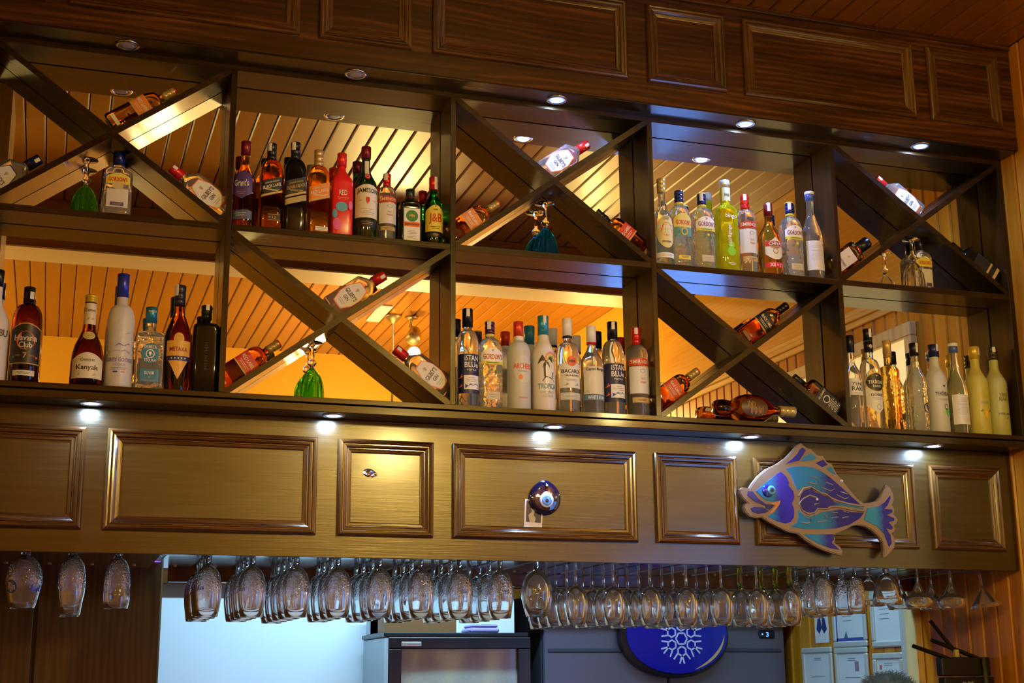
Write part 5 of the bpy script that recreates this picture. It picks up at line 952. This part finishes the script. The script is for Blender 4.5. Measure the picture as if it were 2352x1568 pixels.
# ------------------------------------------------------------------ person behind the bar (only the crown of the head shows)
def person(loc):
    t = thing('person', 'person with short grey hair behind the bar, only the crown showing', 'person', loc)
    J = {'pelvis': (0, 0, .84, .13), 'waist': (0, 0, .97, .125), 'chest': (0, .0, 1.13, .145), 'neck0': (0, 0, 1.27, .065), 'neck': (0, .005, 1.34, .052), 'jaw': (0, -.012, 1.40, .07), 'head': (0, .0, 1.475, .086), 'crown': (0, .004, 1.53, .05),
         'shl': (-.16, 0, 1.23, .058), 'ell': (-.21, .02, .99, .042), 'wrl': (-.19, -.12, .82, .028), 'hal': (-.18, -.19, .80, .032), 'shr': (.16, 0, 1.23, .058), 'elr': (.21, .02, .99, .042), 'wrr': (.19, -.12, .82, .028), 'har': (.18, -.19, .80, .032),
         'hil': (-.085, 0, .80, .09), 'knl': (-.09, -.01, .45, .056), 'anl': (-.09, .01, .07, .038), 'tol': (-.095, -.13, .035, .034), 'hir': (.085, 0, .80, .09), 'knr': (.09, -.01, .45, .056), 'anr': (.09, .01, .07, .038), 'tor': (.095, -.13, .035, .034)}
    Ed = [('pelvis', 'waist'), ('waist', 'chest'), ('chest', 'neck0'), ('neck0', 'neck'), ('neck', 'jaw'), ('jaw', 'head'), ('head', 'crown'), ('chest', 'shl'), ('shl', 'ell'), ('ell', 'wrl'), ('wrl', 'hal'), ('chest', 'shr'), ('shr', 'elr'), ('elr', 'wrr'), ('wrr', 'har'), ('pelvis', 'hil'), ('hil', 'knl'), ('knl', 'anl'), ('anl', 'tol'), ('pelvis', 'hir'), ('hir', 'knr'), ('knr', 'anr'), ('anr', 'tor')]
    for sd, sx in (('l', -1), ('r', 1)):                      # five fingers on each hand
        for q, (dx, ln) in enumerate(((-.024, .05), (-.008, .06), (.008, .056), (.022, .045))):
            J['f%s%d' % (sd, q)] = (sx * .18 + dx, -.21, .795, .009); J['g%s%d' % (sd, q)] = (sx * .18 + dx, -.21 - ln * .6, .785, .008); J['h%s%d' % (sd, q)] = (sx * .18 + dx, -.21 - ln, .765, .007)
            Ed += [('ha' + sd, 'f%s%d' % (sd, q)), ('f%s%d' % (sd, q), 'g%s%d' % (sd, q)), ('g%s%d' % (sd, q), 'h%s%d' % (sd, q))]
        J['t' + sd] = (sx * .145, -.19, .79, .01); J['u' + sd] = (sx * .13, -.22, .785, .008); Ed += [('ha' + sd, 't' + sd), ('t' + sd, 'u' + sd)]
    ks = list(J); me = bpy.data.meshes.new('body'); me.from_pydata([J[k][:3] for k in ks], [(ks.index(a), ks.index(b)) for a, b in Ed], [])
    o = bpy.data.objects.new('body', me); COL.objects.link(o); o.parent = t
    md = o.modifiers.new('skin', 'SKIN'); sv = me.skin_vertices[0].data
    for i, k in enumerate(ks): sv[i].radius = (J[k][3], J[k][3]); sv[i].use_root = (k == 'pelvis')
    sub = o.modifiers.new('sub', 'SUBSURF'); sub.levels = sub.render_levels = 2
    me.materials.append(principled('skin', (0.42, 0.23, 0.15), 0.5, Subsurface_Weight=0.1))
    SH = principled('white_shirt', (0.55, 0.56, 0.58), 0.8); TR = principled('black_trousers', (0.02, 0.02, 0.025), 0.8)
    G().lathe([(.82, .155), (.95, .15), (1.1, .165), (1.22, .15), (1.285, .075)], 24, 0, 0, True, 1.12, .82).out('shirt', SH, t, True)
    g = G().tube([(-.15, 0, 1.235), (-.2, .01, 1.1), (-.215, .02, .98)], .062, 12, [1, .95, .85]).tube([(.15, 0, 1.235), (.2, .01, 1.1), (.215, .02, .98)], .062, 12, [1, .95, .85]); g.out('sleeves', SH, t, True)
    g = G().tube([(-.085, 0, .86), (-.09, -.005, .45), (-.09, .008, .06)], .105, 14, [1.1, .72, .6]).tube([(.085, 0, .86), (.09, -.005, .45), (.09, .008, .06)], .105, 14, [1.1, .72, .6]); g.out('trousers', TR, t, True)
    # face
    g = G()
    for sx in (-1, 1): g.lathe([(0, .001), (.005, .009), (.011, .011), (.017, .009), (.022, .001)], 10, sx * .03, -.083)
    o = g.out('eyes', paint((.6, .58, .55), .2), t, True); o.location = (0, 0, 1.463)
    G().prism_xz([(-.006, .03), (.006, .03), (.017, -.012), (-.017, -.012)], -.112, -.07, .004).out('nose', MATS['skin'], t).location = (0, 0, 1.445)
    G().prism_xz([(-.026, 0), (0, .007), (.026, 0), (0, -.008)], -.094, -.07, .002).out('mouth', paint((.35, .1, .08)), t).location = (0, 0, 1.405)
    for sx in (-1, 1): G().lathe([(-.032, .004), (-.02, .011), (0, .014), (.02, .016), (.03, .006)], 10, sx * .088, .005, True, .6, 1.3).out('ear', MATS['skin'], t, True).location = (0, 0, 1.46)
    hm = principled('blue_lit_grey_hair', (0.11, 0.22, 0.40), 0.5)  # blue of the cool light on grey hair is put into this colour
    prr = [(1.455, .094), (1.48, .0955), (1.505, .092), (1.53, .081), (1.55, .06), (1.562, .034), (1.567, .004)]
    g = G().lathe(prr, 28, 0, .008, True, .97, 1.08); rr = random.Random(5)
    hair = g.out('hair', hm, t, True)
    g = G()
    for q in range(1100):
        a = rr.uniform(0, 2 * PI); z_ = rr.uniform(1.47, 1.566); r_ = at([(p[0], p[1], 1, 2) for p in prr], z_)[0]
        p0 = Vector((r_ * .97 * math.cos(a), .008 + r_ * 1.08 * math.sin(a), z_)); n = Vector((p0.x, p0.y, (z_ - 1.46) * 1.1)).normalized()
        sw = Vector((rr.uniform(-.5, .5), rr.uniform(-.5, .5), rr.uniform(-.1, .25)))
        p2 = p0 + (n * .16 + sw).normalized() * rr.uniform(.016, .03); g.tube([p0 - n * .003, (p0 + p2) / 2 + n * .003, p2], .0009, 3, [1, .9, .25])
    g.out('hair_strands', hm, hair)['kind'] = 'stuff'
    return t
person((2.572, .5, 0.0)).rotation_euler = (0, 0, math.radians(35))

# ------------------------------------------------------------------ lamps of the room (some seen in the mirror, two chandeliers added unseen)
def chandelier(x, y, label, bulbs=5, k=1.0):
    t = thing('chandelier', label, 'chandelier', (x, y, ZC), 'brass chandeliers of the dining room')
    G().lathe([(0, .058), (-.012, .055), (-.03, .038), (-.05, .018), (-.056, .008)], 24).out('ceiling_rose', BRASS, t, True)
    G().tube([(0, 0, -.05), (0, 0, -1.0)], .008, 8).out('rod', BRASS, t, True)
    G().lathe([(-1.1, .006), (-1.08, .03), (-1.04, .04), (-1.0, .02), (-.98, .01)], 16).out('hub', BRASS, t, True)
    for i in range(bulbs):
        a = 2 * PI * i / bulbs + .3; c, s = math.cos(a), math.sin(a)
        ar = G().tube([(0, 0, -1.04), (.1 * c, .1 * s, -1.1), (.19 * c, .19 * s, -1.08), (.22 * c, .22 * s, -1.03)], .006, 6).out('arm', BRASS, t, True)
        G().lathe([(-1.03, .012), (-1.015, .03), (-.98, .036), (-.96, .03), (-.95, .012)], 14, .22 * c, .22 * s).out('bulb', emit('warm_bulb', (1.0, 0.74, 0.33), 45), ar, True)
    lamp('chandelier_light', (0, 0, -.93), E_CHANDELIER * k, WARM, 0.12, parent=t)
    return t
chandelier(1.575, -4.2, 'brass chandelier reflected above the lower gin bottle')
chandelier(-1.7, -4.7, 'added unseen brass chandelier beyond the picture edge over the dining room', k=0.5)  # unseen lamp, added to fill the room with light from the left
chandelier(-2.4, -3.3, 'added unseen brass chandelier far to the side of the dining room', k=0.4)  # another unseen lamp added for general room light
sl = thing('ceiling_spotlight', 'swivelling brass ceiling spotlight aimed at the bar', 'spotlight', (1.70, -4.2, ZC))
G().lathe([(0, .045), (-.012, .042), (-.02, .015)], 20).out('base', BRASS, sl, True); G().tube([(0, 0, -.015), (-.01, 0, -.06), (.012, .0, -.09)], .012, 8).out('arm', BRASS, sl, True)
hd = G().lathe([(-.14, .046), (-.13, .048), (-.08, .044), (-.02, .036), (.0, .02), (.01, .005)], 20).out('head', BRASS, sl, True); hd.location = (.02, .02, -.09); hd.rotation_euler = (math.radians(50), math.radians(0), math.radians(22))
G().lathe([(-.132, .038), (-.130, .01)], 20).out('lens', emit('spot_bulb', (1.0, 0.75, 0.4), 3), hd, True)
tgt = Vector((.55, .1, 2.2)); src = Vector((1.70, -4.15, ZC - .25)); qd = (tgt - src).to_track_quat('-Z', 'Y').to_euler()
lamp('spotlight_beam', (0.0, .07, -.26), E_SPOT, WARM, 0.04, 'SPOT', qd, sl, spot=math.radians(60))
vt = thing('ceiling_vent', 'white rectangular vent panel on the ceiling near the chandelier', 'vent', (1.47, -4.15, ZC)); G().box(-.045, .045, -.2, .2, -.012, 0, .003).out('frame', paint((.75, .72, .62)), vt); G().box(-.035, .035, -.19, .19, -.014, -.012).out('grille', paint((.6, .57, .48)), vt)
wsn = thing('wall_sconce', 'brass wall sconce with frosted bulb on the pine wall above the blue window', 'lamp', (XR - .004, -3.5, 2.98))
G().lathe([(0, .05), (.008, .048), (.014, .02)], 18).out('back_plate', BRASS, wsn, True).rotation_euler = (0, -PI / 2, 0)
G().tube([(-.01, 0, 0), (-.07, 0, -.03), (-.13, 0, -.02), (-.15, 0, .02)], .009, 8).out('arm', BRASS, wsn, True)
G().lathe([(.02, .015), (.035, .04), (.07, .05), (.10, .042), (.115, .015)], 18, -.15, 0).out('bulb', emit('sconce_bulb', (1.0, 0.74, 0.33), 8), wsn, True)
lamp('sconce_light', (-.17, 0, .14), E_CHANDELIER * .26, WARM, 0.06, parent=wsn)
# cool tube lamps over the back bar; the second is added to light the hair
for tx, ty, ek, tl_ in ((0.75, 1.0, 1.0, 'white fluorescent tube lamp above the white back bar wall'), (2.25, 0.95, 0.28, 'added white fluorescent tube lamp above the stainless refrigerator')):
    tb = thing('tube_lamp', tl_, 'lamp', (tx, ty, 2.6), 'tube lamps of the back bar')
    G().box(-.62, .62, -.03, .03, -.05, 0, .004).out('fitting', paint((.7, .7, .7)), tb)
    G().tube([(-.59, 0, -.07), (.59, 0, -.07)], .013, 10).out('tube', emit('cool_tube', (0.72, 0.88, 1.0), 12), tb, True)
    lamp('tube_light', (0, 0, -.095), E_TUBE * ek, (0.36, 0.70, 1.0), kind='AREA', parent=tb, size=(1.2, .05))
